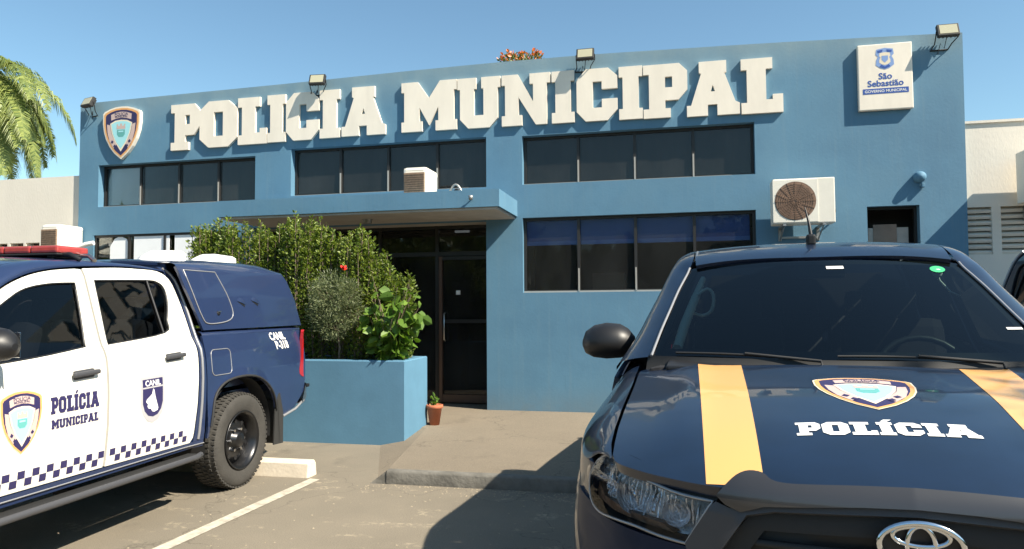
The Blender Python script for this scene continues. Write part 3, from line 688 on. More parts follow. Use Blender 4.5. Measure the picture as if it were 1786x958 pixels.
# ------------------------------------------------------------------ air conditioners
def condenser_front(loc, w_, h_, d_, label, rz=0, name='air_conditioner', fm='acfan'):
    e_ = empty(name, loc, rz, label=label, cat='air conditioner')
    m_ = MB(); m_.box((0, -d_/2-.14, 0), (w_, d_, h_), 'ac', None, .012); m_.build('casing', e_)
    cx_ = -w_*.14; r_ = h_*.43
    m_ = MB(); m_.box((cx_, -d_-.143, 0), (h_*.94, .006, h_*.94), 'ac', None, .002); m_.build('fan_surround', e_)
    m_ = MB(); m_.patch(ell(cx_, 0, r_, r_, 40), lambda u, v: (u, -d_-.147+.0*u, v), fm, (0, -1, 0), step=None, off=.001)
    for k in range(1, 9): m_.tube([(cx_+r_*k/9*math.cos(a), -d_-.154, r_*k/9*math.sin(a)) for a in np.linspace(0, 2*math.pi, 33)[:-1]], .0022, fm, 4, closed=True)
    for k in range(16): a = math.pi*2*k/16; m_.tube([(cx_+.02*math.cos(a), -d_-.156, .02*math.sin(a)), (cx_+r_*math.cos(a), -d_-.152, r_*math.sin(a))], .002, fm, 4)
    m_.build('fan_grille', e_)
    m_ = MB(); m_.box((w_/2+.012, -.2, -.02), (.025, .06, .05), 'ac', None, .005); m_.box((w_/2+.012, -.2, -.13), (.025, .06, .05), 'ac', None, .005)
    m_.tube([(w_/2+.02, -.2, -.03), (w_/2+.05, -.15, -.1), (w_/2+.04, -.03, -.2), (w_/2+.03, .0, -.22)], .01, 'black', 6); m_.build('valve', e_)
    m_ = MB()
    for sx in (-.32, .32): m_.box((sx*w_, -.2, -h_/2-.012), (.035, .40, .022), 'metalgrey'); m_.box((sx*w_, -.012, -h_/2-.09), (.035, .022, .16), 'metalgrey'); m_.tube([(sx*w_, -.36, -h_/2-.02), (sx*w_, -.02, -h_/2-.16)], .009, 'metalgrey', 6)
    m_.box((0, -.012, -h_/2-.13), (.64*w_+.03, .018, .025), 'metalgrey')
    m_.build('bracket', e_)
    return e_
condenser_front((1.535, D, 2.69), .68, .53, .26, 'square cream air conditioner with brown round fan grille on the blue wall')
condenser_front((4.24, D+.055, 2.89), .76, .58, .30, 'air conditioner on the white wall at the right edge of the picture', fm='black')

def hooded_unit(loc, label, w_=.30, d_=.50, h_=.34):
    e_ = empty('air_conditioner', loc, label=label, cat='air conditioner')
    m_ = MB(); m_.box((0, 0, h_/2), (w_, d_, h_), 'ac', None, .03); m_.build('casing', e_)
    m_ = MB(); m_.box((-.0, -d_/2-.006, h_*.45), (w_*.92, .016, h_*.84), 'acdark', None, .004)
    for k in range(9): m_.box((0, -d_/2-.017, h_*.12+k*h_*.085), (w_*.86, .008, .008), 'acdark')
    m_.build('grille', e_)
    m_ = MB(); m_.box((.004, .0, h_-.012), (w_*1.05, d_*1.0, .085), 'ac', None, .040); m_.build('lid', e_)
    return e_
hooded_unit((-3.13, 8.55, 2.888), 'small cream box air conditioner standing on the entrance canopy', .30, .46, .33)
e_ = empty('coiled_hose', (-2.72, 8.75, 2.888), label='dark coiled hose lying on the entrance canopy', cat='hose')
m_ = MB(); m_.tube([(-.12+.24*k/12, 0, .19*math.sin(math.pi*k/12)) for k in range(13)], .016, 'metalgrey', 6); m_.tube([(-.09+.18*k/12, .05, .13*math.sin(math.pi*k/12)) for k in range(13)], .018, 'black', 6); m_.build('hose', e_)

# ------------------------------------------------------------------ white side buildings with louvres
def white_building(x0, x1, top, label, louv, y=D+.055):
    B = empty('white_building', ((x0+x1)/2, y, 0), label=label, cat='building'); off = Vector((-(x0+x1)/2, -y, 0))
    holes = [rect(*l[:4]) for l in louv]
    m_ = LMB(); wallmesh(m_, rect(x0, -.02, x1, top), holes, y, y+.15, 'white_wall'); m_.box2((x0, y+.151, 0), (x0+.15, y+7, top), 'white_wall'); m_.box2((x1-.15, y+.151, 0), (x1, y+7, top), 'white_wall'); m_.build('wall', B, off)
    m_ = LMB(); m_.box2((x0+.16, y+.16, top-.3), (x1-.16, y+7, top-.2), 'roof'); m_.build('roof', B, off)
    m_ = LMB(); m_.box2((x0-.0, y-.02, top+.001), (x1, y+.17, top+.03), 'white_wall'); m_.build('coping', B, off)
    for (a, b_, c, d_, n, dark) in louv:
        m_ = LMB()
        for k in range(n): m_.box(((a+c)/2, y+.055, b_+(k+.5)*(d_-b_)/n), (c-a-.002, .09, (d_-b_)/n*.46), 'white_wall', (R(28), 0, 0))
        m_.build('louvre', B, off)
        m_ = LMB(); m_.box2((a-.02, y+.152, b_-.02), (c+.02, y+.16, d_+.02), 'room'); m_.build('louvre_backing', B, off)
    return B
LL = []
for k in range(14):
    xr = -9.72-.31*k
    for j in range(4): LL.append((xr-.26, 2.12+j*.115, xr, 2.20+j*.115, 1, 0))
B = empty('white_building', (-13, D+.055, 0), label='white flat roofed wing on the left with a perforated block vent band', cat='building'); off = Vector((13, -D-.055, 0))
m_ = LMB(); wallmesh(m_, rect(-19, -.02, -8.947, 3.575), [rect(l[0], l[1], l[2], l[3]) for l in LL], D+.055, D+.2, 'white_wall'); m_.box2((-19, D+.201, 0), (-18.8, D+8, 3.5), 'white_wall'); m_.build('wall', B, off)
m_ = LMB(); m_.box2((-18.7, D+.25, 3.2), (-9, D+8, 3.3), 'roof'); m_.build('roof', B, off)
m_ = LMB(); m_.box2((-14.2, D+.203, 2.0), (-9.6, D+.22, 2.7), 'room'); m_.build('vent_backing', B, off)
white_building(3.40, 12, 3.585, 'white flat roofed wing on the right with horizontal concrete louvres', [(3.40+.0, 2.045, 3.655, 2.60, 8, 0), (3.75, 2.045, 4.10, 2.60, 8, 0), (4.2, 2.045, 4.55, 2.60, 8, 0), (4.65, 2.045, 5.0, 2.60, 8, 0)])
hooded_unit((-9.0, 8.86, 2.36), 'small cream box air conditioner mounted on the left white wall', .30, .46, .36).location.x = -8.98
m_ = MB(); m_.box((-8.98, 8.9, 2.33), (.34, .44, .03), 'metalgrey'); m_.box((-8.98, 9.02, 2.25), (.03, .25, .13), 'metalgrey')
o = m_.build('shelf_bracket'); tag(o, 'metal shelf carrying the small air conditioner on the left white wall', 'bracket')
e_ = empty('wall_pipe', (-8.9, D, 2.3), label='curved white pipe leaving the left corner of the blue facade', cat='pipe')
m_ = MB(); m_.tube([(-.05, .02, -.35), (-.03, -.06, -.15), (.0, -.12, .05), (.10, -.14, .13), (.25, -.14, .17), (.36, -.12, .19)], .035, 'white', 10); m_.build('pipe', e_)

# ------------------------------------------------------------------ planter and plants
PL = empty('planter', (-4.6, 7.5, 0), label='long blue rendered planter box in front of the entrance', cat='planter'); po = Vector((4.6, -7.5, 0))
m_ = LMB(); px0, px1, py0, py1, pz = -6.4, -2.80, 7.13, 7.86, .905
v = [(px0, py0), (px1, py0), (px1, py1), (px0, py1)]; t_ = .10; iv = [(px0+t_, py0+t_), (px1-t_, py0+t_), (px1-t_, py1-t_), (px0+t_, py1-t_)]
V_ = [(x, y, -.01) for x, y in v]+[(x, y, pz-.012) for x, y in v]+[(x+(.008 if x < -4 else -.008), y+(.008 if y < 7.5 else -.008), pz) for x, y in v]+[(x, y, pz) for x, y in iv]+[(x, y, pz-.15) for x, y in iv]
F2 = []
for a in range(4):
    for i in range(4): j = (i+1) % 4; F2.append([a*4+i, a*4+j, a*4+4+j, a*4+4+i])
m_.add(V_, F2, 'wallplain'); m_.build('box', PL, po)
m_ = LMB(); m_.box2((px0+.1, py0+.1, .5), (px1-.1, py1-.1, .84), 'soil'); m_.build('soil', PL, po)

def leaves(mb, pts, size, m, rng, aspect=.5, droop=0., face=None, fold=True):
    """pts: list of (pos, outward dir)"""
    V = []; F = []
    for p, d in pts:
        d = Vector(d)+Vector((rng.gauss(0, .45), rng.gauss(0, .45), rng.gauss(0, .35)-droop)); d.normalize()
        s_ = size*rng.uniform(.6, 1.25); a = d.cross(Vector((rng.gauss(0, 1), rng.gauss(0, 1), rng.gauss(0, 1)))).normalized(); n = d.cross(a)
        b = len(V); p = Vector(p); w_ = s_*aspect*.5
        V += [p, p+d*s_*.35+a*w_+n*w_*.3, p+d*s_*.75+a*w_*.75+n*w_*.2, p+d*s_, p+d*s_*.75-a*w_*.75+n*w_*.2, p+d*s_*.35-a*w_+n*w_*.3]
        F += [[b, b+1, b+2, b+3], [b, b+3, b+4, b+5]]
    mb.add(V, F, m)
def shrub(x, y, z0, h, w_, seed, label, n=3900):
    rng = random.Random(seed); e_ = empty('hedge_shrub', (x, y, z0), label=label, cat='shrub', group='clipped hedge shrubs standing in the blue planter')
    st = MB(); lf = MB(); pts = []
    for k in range(14):
        a = rng.uniform(0, 6.28); r0 = rng.uniform(.02, .08); r1 = rng.uniform(.04, w_)*(1.05); hh = h*(rng.uniform(.86, 1.0) if k % 4 else rng.uniform(.98, 1.05)); cx_, cy_ = r1*math.cos(a), r1*math.sin(a)*.75
        path = [Vector((r0*math.cos(a), r0*math.sin(a), 0)), Vector((cx_*.6, cy_*.6, hh*.35)), Vector((cx_, cy_, hh*.7)), Vector((cx_*1.02+rng.gauss(0, .02), cy_*1.02, hh))]
        st.tube(path, [.012, .009, .006, .003], 'bark', 5)
        for q in range(n//14):
            t = rng.uniform(.0, 1)**.85; i = min(2, int(t*3)); f = t*3-i; c = path[i].lerp(path[i+1], f)
            r = (.070 if t < .8 else .070*(1-t)/.2+.010)*rng.uniform(.3, 1.1); b = rng.uniform(0, 6.28)
            d = Vector((math.cos(b), math.sin(b), .75)); pts.append((c+Vector((math.cos(b)*r, math.sin(b)*r, rng.uniform(-.03, .03))), d))
    leaves(lf, pts, .042, 'leafH', rng, .5)
    st.build('stem', e_); lf.build('foliage', e_); return e_
HL = 'tall narrow green hedge shrub growing in the blue planter'
hs = [(-5.62, 1.64), (-5.42, 1.67), (-5.16, 1.66), (-4.88, 1.65), (-4.60, 1.66), (-4.32, 1.68), (-4.05, 1.66), (-3.80, 1.50), (-3.52, 1.56), (-3.26, 1.28), (-3.04, 1.0)]
for i, (x, h) in enumerate(hs):
    shrub(x, 7.58+.06*math.sin(i*2.1), .82, h, .18, 10+i, HL)
rng = random.Random(77)
e_ = empty('topiary_shrub', (-3.66, 7.33, .84), label='grey-green feathery ball shrub on a thin stem in front of the hedge', cat='shrub')
m_ = MB(); m_.tube([(0, 0, 0), (.01, 0, .2), (-.02, 0, .4), (-.05, 0, .6)], [.013, .012, .010, .006], 'bark', 6)
pts = []
blobs = [((-.06, 0, .78), .27), ((-.20, 0, .58), .17), ((.10, 0, .60), .19), ((-.04, -.05, .45), .17), ((.12, 0, .80), .15), ((-.2, .0, .8), .13)]
for c, r in blobs:
    for k in range(7):
        a = rng.uniform(0, 6.28); m_.tube([(-.02, 0, .38), (c[0]*.6, 0, c[2]*.85), (c[0]+r*.6*math.cos(a), c[1]+r*.6*math.sin(a), c[2]+rng.uniform(-.3, .6)*r)], .003, 'bark', 4)
    for k in range(int(9000*r)):
        v_ = Vector((rng.gauss(0, 1), rng.gauss(0, 1), rng.gauss(0, 1))).normalized(); q = r*rng.uniform(.35, 1.12)**.6*(1+.2*math.sin(v_.x*9)*math.cos(v_.z*8)); pts.append((Vector(c)+v_*q, v_+Vector((0, 0, .2))))
m_.build('stem', e_)
m_ = MB(); leaves(m_, pts, .036, 'leafT', rng, .22); m_.build('foliage', e_)
m_ = MB()
for k in range(14):
    a = rng.uniform(0, 6.28); d = Vector((math.cos(a), math.sin(a)*.6, rng.uniform(-.2, .8))).normalized(); leaves(m_, [((.06, -.03, 1.06), d)], .05, 'redflower', rng, .6)
o = m_.build('red_flower'); o.location = (-3.66, 7.33, .86); tag(o, 'single red blossom above the feathery ball shrub', 'flower')
e_ = empty('broadleaf_plant', (-3.02, 7.32, .84), label='bright green broad-leaved climbing plant at the right end of the planter', cat='plant')
m_ = MB(); pts = []; rng = random.Random(5)
for k in range(19):
    a = rng.uniform(0, 6.28); top_ = Vector((.25*math.cos(a)+rng.uniform(-.10, .10), .14*math.sin(a)-.03, rng.uniform(.30, 1.0)))
    p_ = [Vector((0, 0, 0)), Vector((top_.x*.4, top_.y, top_.z*.5)), top_]
    m_.tube(p_, [.009, .006, .003], 'bark', 5)
    for q in range(15):
        t = rng.uniform(.12, 1); c = p_[0].lerp(p_[1], t*2) if t < .5 else p_[1].lerp(p_[2], t*2-1); b = rng.uniform(0, 6.28)
        pts.append((c+Vector((math.cos(b)*.03, math.sin(b)*.03, 0)), (math.cos(b), math.sin(b)-.3, -.1)))
m_.build('stem', e_); m_ = MB(); leaves(m_, pts, .145, 'leafB', rng, .75, droop=.45); m_.build('foliage', e_)
e_ = empty('potted_plant', (-2.71, 7.86, .10), label='small terracotta pot with a young plant beside the planter', cat='potted plant')
m_ = MB(); m_.lathe([(0, 0), (.055, 0), (.085, .20), (.10, .205), (.10, .24), (.085, .245), (.08, .215), (0, .21)], 'pot', seg=20); m_.build('pot', e_)
m_ = MB(); rng = random.Random(2); pts = [((rng.uniform(-.03, .03), rng.uniform(-.03, .03), .21+rng.uniform(0, .12)), (rng.gauss(0, 1), rng.gauss(0, 1), .8)) for _ in range(45)]; leaves(m_, pts, .06, 'leafB', rng, .45); m_.tube([(0, 0, .2), (0, 0, .36)], .004, 'bark', 5); m_.build('foliage', e_)

# ------------------------------------------------------------------ trees
def palm(loc, h, seed, label):
    rng = random.Random(seed); e_ = empty('palm_tree', loc, label=label, cat='palm tree')
    m_ = MB(); m_.tube([(0, 0, 0), (.05, 0, h*.4), (.0, .05, h*.8), (0, 0, h)], [.22, .17, .15, .13], 'bark', 12); m_.build('trunk', e_)
    m_ = MB()
    for k in range(58):
        a = k*2.399+rng.uniform(-.2, .2); up = rng.uniform(-.5, 1.2); Lf = rng.uniform(2.3, 3.2); p = Vector((0, 0, h)); d = Vector((math.cos(a), math.sin(a), up)).normalized(); path = [p.copy()]; n = 16
        for i in range(n):
            d = (d+Vector((0, 0, -.10-.012*i))).normalized(); p = p+d*(Lf/n); path.append(p.copy())
        m_.tube(path, [.028*(1-i/(n+2)) for i in range(n+1)], 'leafP', 5, cap=False)
        V = []; F = []
        for i in range(1, n):
            for sub in range(8):
                for sg in (-1, 1):
                    t = i+sub/8; c = path[i].lerp(path[min(i+1, n)], sub/8); tg = (path[min(i+1, n)]-path[i-1]).normalized()
                    sd_ = tg.cross(Vector((0, 0, 1))).normalized()*sg; ll = .62*math.sin(math.pi*min(1, (t+1.5)/(n+2)))**.6*rng.uniform(.8, 1.15)
                    d1 = (sd_*.8+tg*.45+Vector((0, 0, rng.uniform(-.15, .25)))).normalized(); d2 = (d1+Vector((0, 0, rng.uniform(-2.6, -1.0)))).normalized(); wv = tg*.014
                    b = len(V); q1 = c+d1*ll*.45; q2 = q1+d2*ll*.6
                    V += [c-wv, c+wv, q1+wv, q1-wv, q2]; F += [[b, b+1, b+2, b+3], [b+3, b+2, b+4]]
        m_.add(V, F, 'leafP')
    m_.build('crown', e_); return e_
palm((-17.2, 14.2, 0), 7.3, 4, 'tall palm with drooping yellow-green fronds behind the left white wing')
def tree(loc, h, blobs, lm, seed, label, nl=2500, ls=.12, cat='tree', dens_=1., trunk=.14, fm=None):
    rng = random.Random(seed); e_ = empty('leafy_tree', loc, label=label, cat=cat)
    m_ = MB(); m_.tube([(0, 0, 0), (.05, .03, h*.35), (-.03, 0, h*.7)], [trunk, trunk*.75, trunk*.5], 'bark', 10)
    for c, r in blobs: m_.tube([(-.03, 0, h*.6), tuple((Vector((-.03, 0, h*.6))+Vector(c))/2+Vector((0, 0, .1))), c], [trunk*.4, trunk*.25, trunk*.08], 'bark', 6)
    m_.build('trunk', e_); m_ = MB(); fl = MB()
    for c, r in blobs:
        pts = []
        for k in range(int(nl*r*r)):
            v_ = Vector((rng.gauss(0, 1), rng.gauss(0, 1), rng.gauss(0, 1))).normalized(); q = r*rng.uniform(.3, 1.0)**.5
            if math.sin(v_.x*5+c[0]*7)*math.sin(v_.y*6+1)*math.sin(v_.z*5+c[2]) > .18/dens_: continue
            pts.append((Vector(c)+v_*q, v_))
        leaves(m_, pts, ls, lm, rng, .5)
        if fm: leaves(m_, [(p+d*.05, d) for p, d in pts if p.z > h-1.1 and rng.random() < .45], ls, fm, rng, .7)
    m_.build('crown', e_); return e_
tree((-4.15, 20, 0), 8.2, [((-.35, 0, 8.55), .42), ((.22, .1, 8.50), .48), ((0, 0, 8.3), .6), ((0, .2, 7.9), .8), ((.9, 0, 7.7), .6), ((-1, .2, 7.7), .6)], 'leafO', 9, 'distant tree with orange blossom peeking over the parapet', 2200, .11, fm='flower')
tree((7.3, .45, 0), 7.2, [((-.15, -.1, 6.85), .78), ((.1, .75, 6.7), .6), ((.9, .3, 7.2), .9), ((1.3, -.5, 6.8), .8), ((.6, -.9, 6.6), .7)], 'leafO', 12, 'shade tree beside the car park casting dappled shadow on the navy bonnet', 900, .13)

rng = random.Random(21); m_ = MB(); pts = []
for k in range(60):          # unseen trees added behind the camera to darken reflections in glass and paint
    an = R(180+200*(k-29.5)/60); r0 = rng.uniform(27, 36); c = Vector((r0*math.sin(an), r0*math.cos(an), 0)); hh = rng.uniform(5.0, 7.2)
    m_.tube([c, c+Vector((.2, 0, hh*.5))], [.2, .12], 'bark', 6)
    for q in range(420):
        v_ = Vector((rng.gauss(0, 1), rng.gauss(0, 1), rng.gauss(0, 1))).normalized()*rng.uniform(.5, 1); pts.append((c+Vector((v_.x*2.9, v_.y*2.2, hh*.5+v_.z*hh*.5)), v_))
leaves(m_, pts, 1.0, 'leafO', rng, .7); o = m_.build('reflection_trees'); tag(o, 'unseen row of trees added behind the camera to darken reflections', 'trees', kind='stuff')

# ------------------------------------------------------------------ pickups
# local frame of a vehicle: x across (towards the reader's right), y back from the nose, z up
WSX, WSY = [.28, .40, .50, .60, .80, 1.0, 1.5, 3.5, 4.1, 5.0, 5.35], [.70, .795, .85, .885, .918, .927, .925, .92, .92, .895, .872]
ZIX, ZIY = [.30, .40, .55, .75, .95, 1.08, 1.16, 1.22, 1.25, 1.70, 1.80], [.06, .035, .012, 0, .003, .014, .028, .052, .078, .235, .30]
_sx = np.linspace(.28, 5.35, 400); _sy = np.interp(_sx, WSX, WSY); _k = np.ones(9)/9; _sy[4:-4] = np.convolve(_sy, _k, 'same')[4:-4]
_zx = np.linspace(.30, 1.80, 200); _zy = np.interp(_zx, ZIX, ZIY); _k = np.ones(7)/7; _zy[3:-3] = np.convolve(_zy, _k, 'same')[3:-3]
def Ls(s, z): return float(np.interp(s, _sx, _sy)-np.interp(z, _zx, _zy))
def flare(s, z):
    f = 0
    for c, r in ((.99, .47), (4.13, .50)):
        d = math.hypot(s-c, (z-.40)*1.0); f += .022*math.exp(-((d-r)/.07)**2) if z > .35 else 0
    return f
def side(sg): return lambda s, z: (sg*(Ls(s, z)+flare(s, z)), s, z)
# nose plan curve, parameter = arc length from the centre line
NP = smooth_poly([(0, .07), (.30, .085), (.45, .12), (.58, .18), (.70, .28), (.79, .40), (.85, .50), (.885, .60)], closed=False, n=8)
_na = [0]
for a_, b_ in zip(NP, NP[1:]): _na.append(_na[-1]+math.dist(a_, b_))
_nx = [p[0] for p in NP]; _ny = [p[1] for p in NP]
def npt(a):
    s_ = 1 if a >= 0 else -1; a = abs(a); return s_*float(np.interp(a, _na, _nx)), float(np.interp(a, _na, _ny))
def nose(a, z):
    x, y = npt(a); x2, y2 = npt(a+.01); x1, y1 = npt(a-.01); n = Vector((-(y2-y1), (x2-x1), 0)).normalized()   # inward
    i = float(np.interp(z, [.30, .45, .60, .80, .97, 1.06, 1.14], [.10, .05, .0, -.01, .0, .035, .10]))
    return (x+n.x*i, y+n.y*i, z)
ZCX, ZCY = [.05, .12, .25, .42, .70, 1.12, 1.3], [1.03, 1.055, 1.10, 1.145, 1.20, 1.252, 1.268]
_hz = np.interp(np.linspace(.05, 1.3, 200), ZCX, ZCY); _hz[12:-12] = np.convolve(_hz, np.ones(25)/25, 'same')[12:-12]
def Zh(x, y):
    z = float(np.interp(y, np.linspace(.05, 1.3, 200), _hz)); k = float(np.interp(y, [.1, .4, 1.2], [.085, .075, .055]))
    r = abs(x)/.75
    z -= k*r**2.2
    z += .012*math.exp(-((abs(x)-.56)/.07)**2)*min(1, max(0, (y-.25)/.3))     # the two raised creases
    return z
def hood(x, y): return (x, y, Zh(x, y))
def ledge(y): return float(np.interp(y, [.28, .39, .51, .76, 1.0, 1.25, 1.36], [.708, .728, .736, .742, .750, .765, .772]))
def wsurf(x, z): return (x, 1.19+(z-1.27)*(.84/.43)+.105*(abs(x)/.68)**2, z)
ZRX, ZRY = [1.95, 2.0, 2.08, 2.2, 2.4, 2.8, 3.2, 3.6], [1.67, 1.695, 1.735, 1.778, 1.812, 1.830, 1.828, 1.80]
_rz = np.interp(np.linspace(1.95, 3.6, 160), ZRX, ZRY); _rz[6:-6] = np.convolve(_rz, np.ones(13)/13, 'same')[6:-6]
def Zr(x, y): return float(np.interp(y, np.linspace(1.95, 3.6, 160), _rz))-.030*(abs(x)/.60)**2.5
def roof(x, y): return (x, y, Zr(x, y))
def herm(A_, B_, TA, TB, n=8):
    out = []
    for k in range(n+1):
        t = k/n; out.append(A_*(2*t**3-3*t**2+1)+TA*(t**3-2*t**2+t)+B_*(-2*t**3+3*t**2)+TB*(t**3-t**2))
    return out
ARCHF = [(.99+.47*math.cos(R(a)), .40+.47*math.sin(R(a))) for a in range(200, -21, -10)]
ARCHR = smooth_poly([(3.655, .485), (3.67, .62), (3.71, .78), (3.80, .868), (3.93, .91), (4.125, .918), (4.33, .885), (4.50, .80), (4.62, .68), (4.70, .50)], closed=False, n=3)
FW = smooth_poly([(1.50, 1.165), (2.12, 1.206), (2.52, 1.247), (2.55, 1.42), (2.58, 1.645), (2.38, 1.632), (2.20, 1.596), (2.06, 1.525), (1.86, 1.40)], n=4, corners=(0, 2, 4))
RW = smooth_poly([(2.705, 1.25), (3.27, 1.305), (3.335, 1.40), (3.392, 1.52), (3.400, 1.625), (3.345, 1.672), (3.22, 1.682), (2.745, 1.665)], n=4, corners=(0, 7))
FDOOR = smooth_poly([(1.40, .50), (2.60, .495)], closed=False, n=1)[:-1]+[(2.615, .495), (2.63, 1.10), (2.64, 1.25), (2.665, 1.735)]+smooth_poly([(2.62, 1.737), (2.45, 1.720), (2.30, 1.692), (2.17, 1.65), (2.03, 1.58), (1.75, 1.40), (1.385, 1.165)], closed=False, n=3)+[(1.375, .9), (1.38, .6)]
RDOOR = [(2.635, .495), (3.46, .485)]+smooth_poly([(3.49, .52), (3.52, .80), (3.535, 1.0), (3.545, 1.17), (3.545, 1.36), (3.525, 1.56), (3.485, 1.70), (3.40, 1.757), (3.20, 1.765), (2.98, 1.762), (2.685, 1.742)], closed=False, n=3)+[(2.66, 1.25), (2.65, 1.1)]
def shrink(p, d):
    n = len(p); out = []
    for i in range(n):
        a = Vector(p[i-1]); b = Vector(p[i]); c = Vector(p[(i+1) % n]); e1 = (b-a).normalized(); e2 = (c-b).normalized(); nn = Vector((-(e1.y+e2.y), e1.x+e2.x)); nn = nn.normalized() if nn.length > 1e-6 else Vector((-e1.y, e1.x))
        out.append(tuple(b+nn*d))
    return out
def area(p): return .5*sum(p[i][0]*p[(i+1) % len(p)][1]-p[(i+1) % len(p)][0]*p[i][1] for i in range(len(p)))

def pickup(name, loc, yaw, label, white, cap):
    c = empty(name, (loc[0], loc[1], 0), -yaw, label=label, cat='pickup truck')
    body = 'navy2' if cap else 'navy'; door = 'carwhite' if white else body
    # ---- hood
    m_ = MB()
    fe = [(x, npt(x)[1]) for x in ()]
    front = smooth_poly([(-.722, .325), (-.706, .280), (-.663, .238), (-.576, .180), (-.452, .122), (-.34, .100), (0, .088), (.34, .100), (.452, .122), (.576, .180), (.663, .238), (.706, .280), (.722, .325)], closed=False, n=5)
    right = [(ledge(y), y) for y in (.40, .52, .65, .8, .95, 1.1, 1.2)]
    rear = smooth_poly([(.762, 1.235), (.70, 1.25), (.45, 1.165), (0, 1.125), (-.45, 1.165), (-.70, 1.25), (-.762, 1.235)], closed=False, n=4)
    ho = front+right+rear+[(-x, y) for x, y in right[::-1]]
    m_.patch(ho, hood, body, (0, 0, 1), step=.045, rim=.03); hd = m_.build('hood', c)
    if not white:
        for sg in (-1, 1):
            m_ = MB(); st = [(sg*.318, .102), (sg*.455, .127), (sg*.528, 1.185), (sg*.365, 1.148)]
            m_.patch(st, hood, 'yellow', (0, 0, 1), step=.04, off=.0012); m_.build('stripe', hd)
        m_ = MB()
        for o_, h_ in slab_text('POLÍCIA'.replace('Í', 'I'),   .445, .084, accent=(3,)):
            f = lambda p: (-.226+p[0], .350+p[1]+.07*p[0]); m_.patch([f(p) for p in o_], hood, 'vwhite', (0, 0, 1), [[f(p) for p in q] for q in h_], step=.04, off=.0014)
        m_.build('lettering', hd)
        m_ = MB(); crest(m_, hood, (0, 0, 1), .295, .345, (.008, .735), .0014, .04, e=.0006); m_.build('crest', hd)
    # cowl and wipers
    m_ = MB()
    rows = []
    for k in range(25):
        x = -.76+1.52*k/24; q = 1.125+.125*(abs(x)/.74)**2.4; z0 = Zh(x, min(q, 1.25)); w0 = Vector(wsurf(x*.97, 1.262))
        rows.append([(x, q-.012, z0-.03), (x, q+.006, z0-.022), ((x+w0.x)/2, (q+w0.y)/2+.012, z0-.018), (w0.x, w0.y, w0.z+.004)])
    m_.loft(rows, 'blackm'); cw = m_.build('cowl', c)
    for x0, x1 in ((-.08, -.62), (.52, -.02)):
        m_ = MB(); P = [Vector(wsurf(x0+(x1-x0)*t, 1.258+.016*t+.008*math.sin(t*3)))+Vector((0, -.012, .005)) for t in np.linspace(0, 1, 9)]
        m_.tube(P, .005, 'blackm', 6); m_.tube([P[0]+Vector((0, -.03, -.02)), P[0], P[4]+Vector((0, -.006, .006))], .006, 'blackm', 6); m_.build('wiper', c)
    # ---- nose
    def pair(f):
        for sg in (-1, 1): f(sg)
    m_ = MB()    # bumper skin across the nose below the lamps
    m_.patch([(-1.12, .42), (-.5, .40), (.5, .40), (1.12, .42), (1.12, .72), (1.06, .90), (.925, .885), (.86, .868), (.514, .870), (.47, .78), (.38, .60), (0, .585), (-.38, .60), (-.47, .78), (-.514, .870), (-.86, .868), (-.925, .885), (-1.06, .90), (-1.12, .72)], nose, 'navyb' if not cap else body, (0, -1, .1), step=.05, rim=.03)
    bp = m_.build('front_bumper', c)
    m_ = MB(); m_.patch([(-.34, .42), (.34, .42), (.32, .56), (-.32, .56)], nose, 'black', (0, -1, 0), step=.08, off=.004, rim=.02); m_.build('lower_intake', bp)
    # grille surround: dark grey arch, hollow centre with bars
    m_ = MB()
    ring = smooth_poly([(0, 1.016), (.20, 1.010), (.32, .994), (.385, .979), (.438, .990), (.452, .975), (.482, .93), (.514, .878), (.475, .78), (.40, .62), (.30, .585), (0, .58)], closed=False, n=3, corners=(4, 7))
    ring = ring+[(-a, z) for a, z in ring[::-1][1:-1]]
    hole = [(-.34, .64), (.34, .64), (.415, .78), (.424, .878), (.362, .970), (.30, .984), (0, .998), (-.30, .984), (-.362, .970), (-.424, .878), (-.415, .78)]
    m_.patch(ring, nose, 'trim', (0, -1, 0), [hole], step=.04, off=.006, rim=.05); gs = m_.build('grille_surround', c)
    m_ = MB()     # thick dark garnish along the bonnet edge, humped at both ends
    gt = [(-.437, 1.008), (-.418, 1.030), (-.392, 1.053), (-.36, 1.063), (-.327, 1.061), (-.306, 1.051), (-.281, 1.047), (-.236, 1.047), (-.112, 1.052), (0, 1.055)]
    gb = [(0, 1.017), (.115, 1.013), (.322, .998), (.375, .981), (.412, .992)]
    gp = smooth_poly(gt, closed=False, n=3)+[(-a, z) for a, z in smooth_poly(gt, closed=False, n=3)[::-1][1:]]
    gp = gp+[(a, z) for a, z in gb[::-1]]+[(-a, z) for a, z in gb[1:]]
    bul = lambda a, z: tuple(Vector(nose(a, z))+Vector((0, -1, 0))*(.016*max(0, 1-((z-1.025)/.045)**2)))
    m_.patch(gp, bul, 'garnish', (0, -1, 0), step=.014, off=.012, rim=.05)
    m_.tube([Vector(bul(a, z))+Vector((0, -.011, .001)) for a, z in [(q, float(np.interp(abs(q), [0, .112, .236, .281, .306, .327], [1.055, 1.052, 1.047, 1.047, 1.051, 1.061]))) for q in np.linspace(-.32, .32, 40)]], .0022, 'paleline', 4)  # thin pale tube paints the highlight along the hood edge
    m_.build('bonnet_garnish', gs)
    m_ = MB(); m_.patch([(a*1.03, .84+(z-.84)*1.04) for a, z in hole], nose, 'black', (0, -1, 0), step=.08, off=-.055)
    bez = [(-.30, .67), (.30, .67), (.365, .79), (.37, .87), (.325, .935), (0, .945), (-.325, .935), (-.37, .87), (-.365, .79)]
    m_.patch(hole, nose, 'blackm', (0, -1, 0), [bez], step=.06, off=-.022, rim=.03)
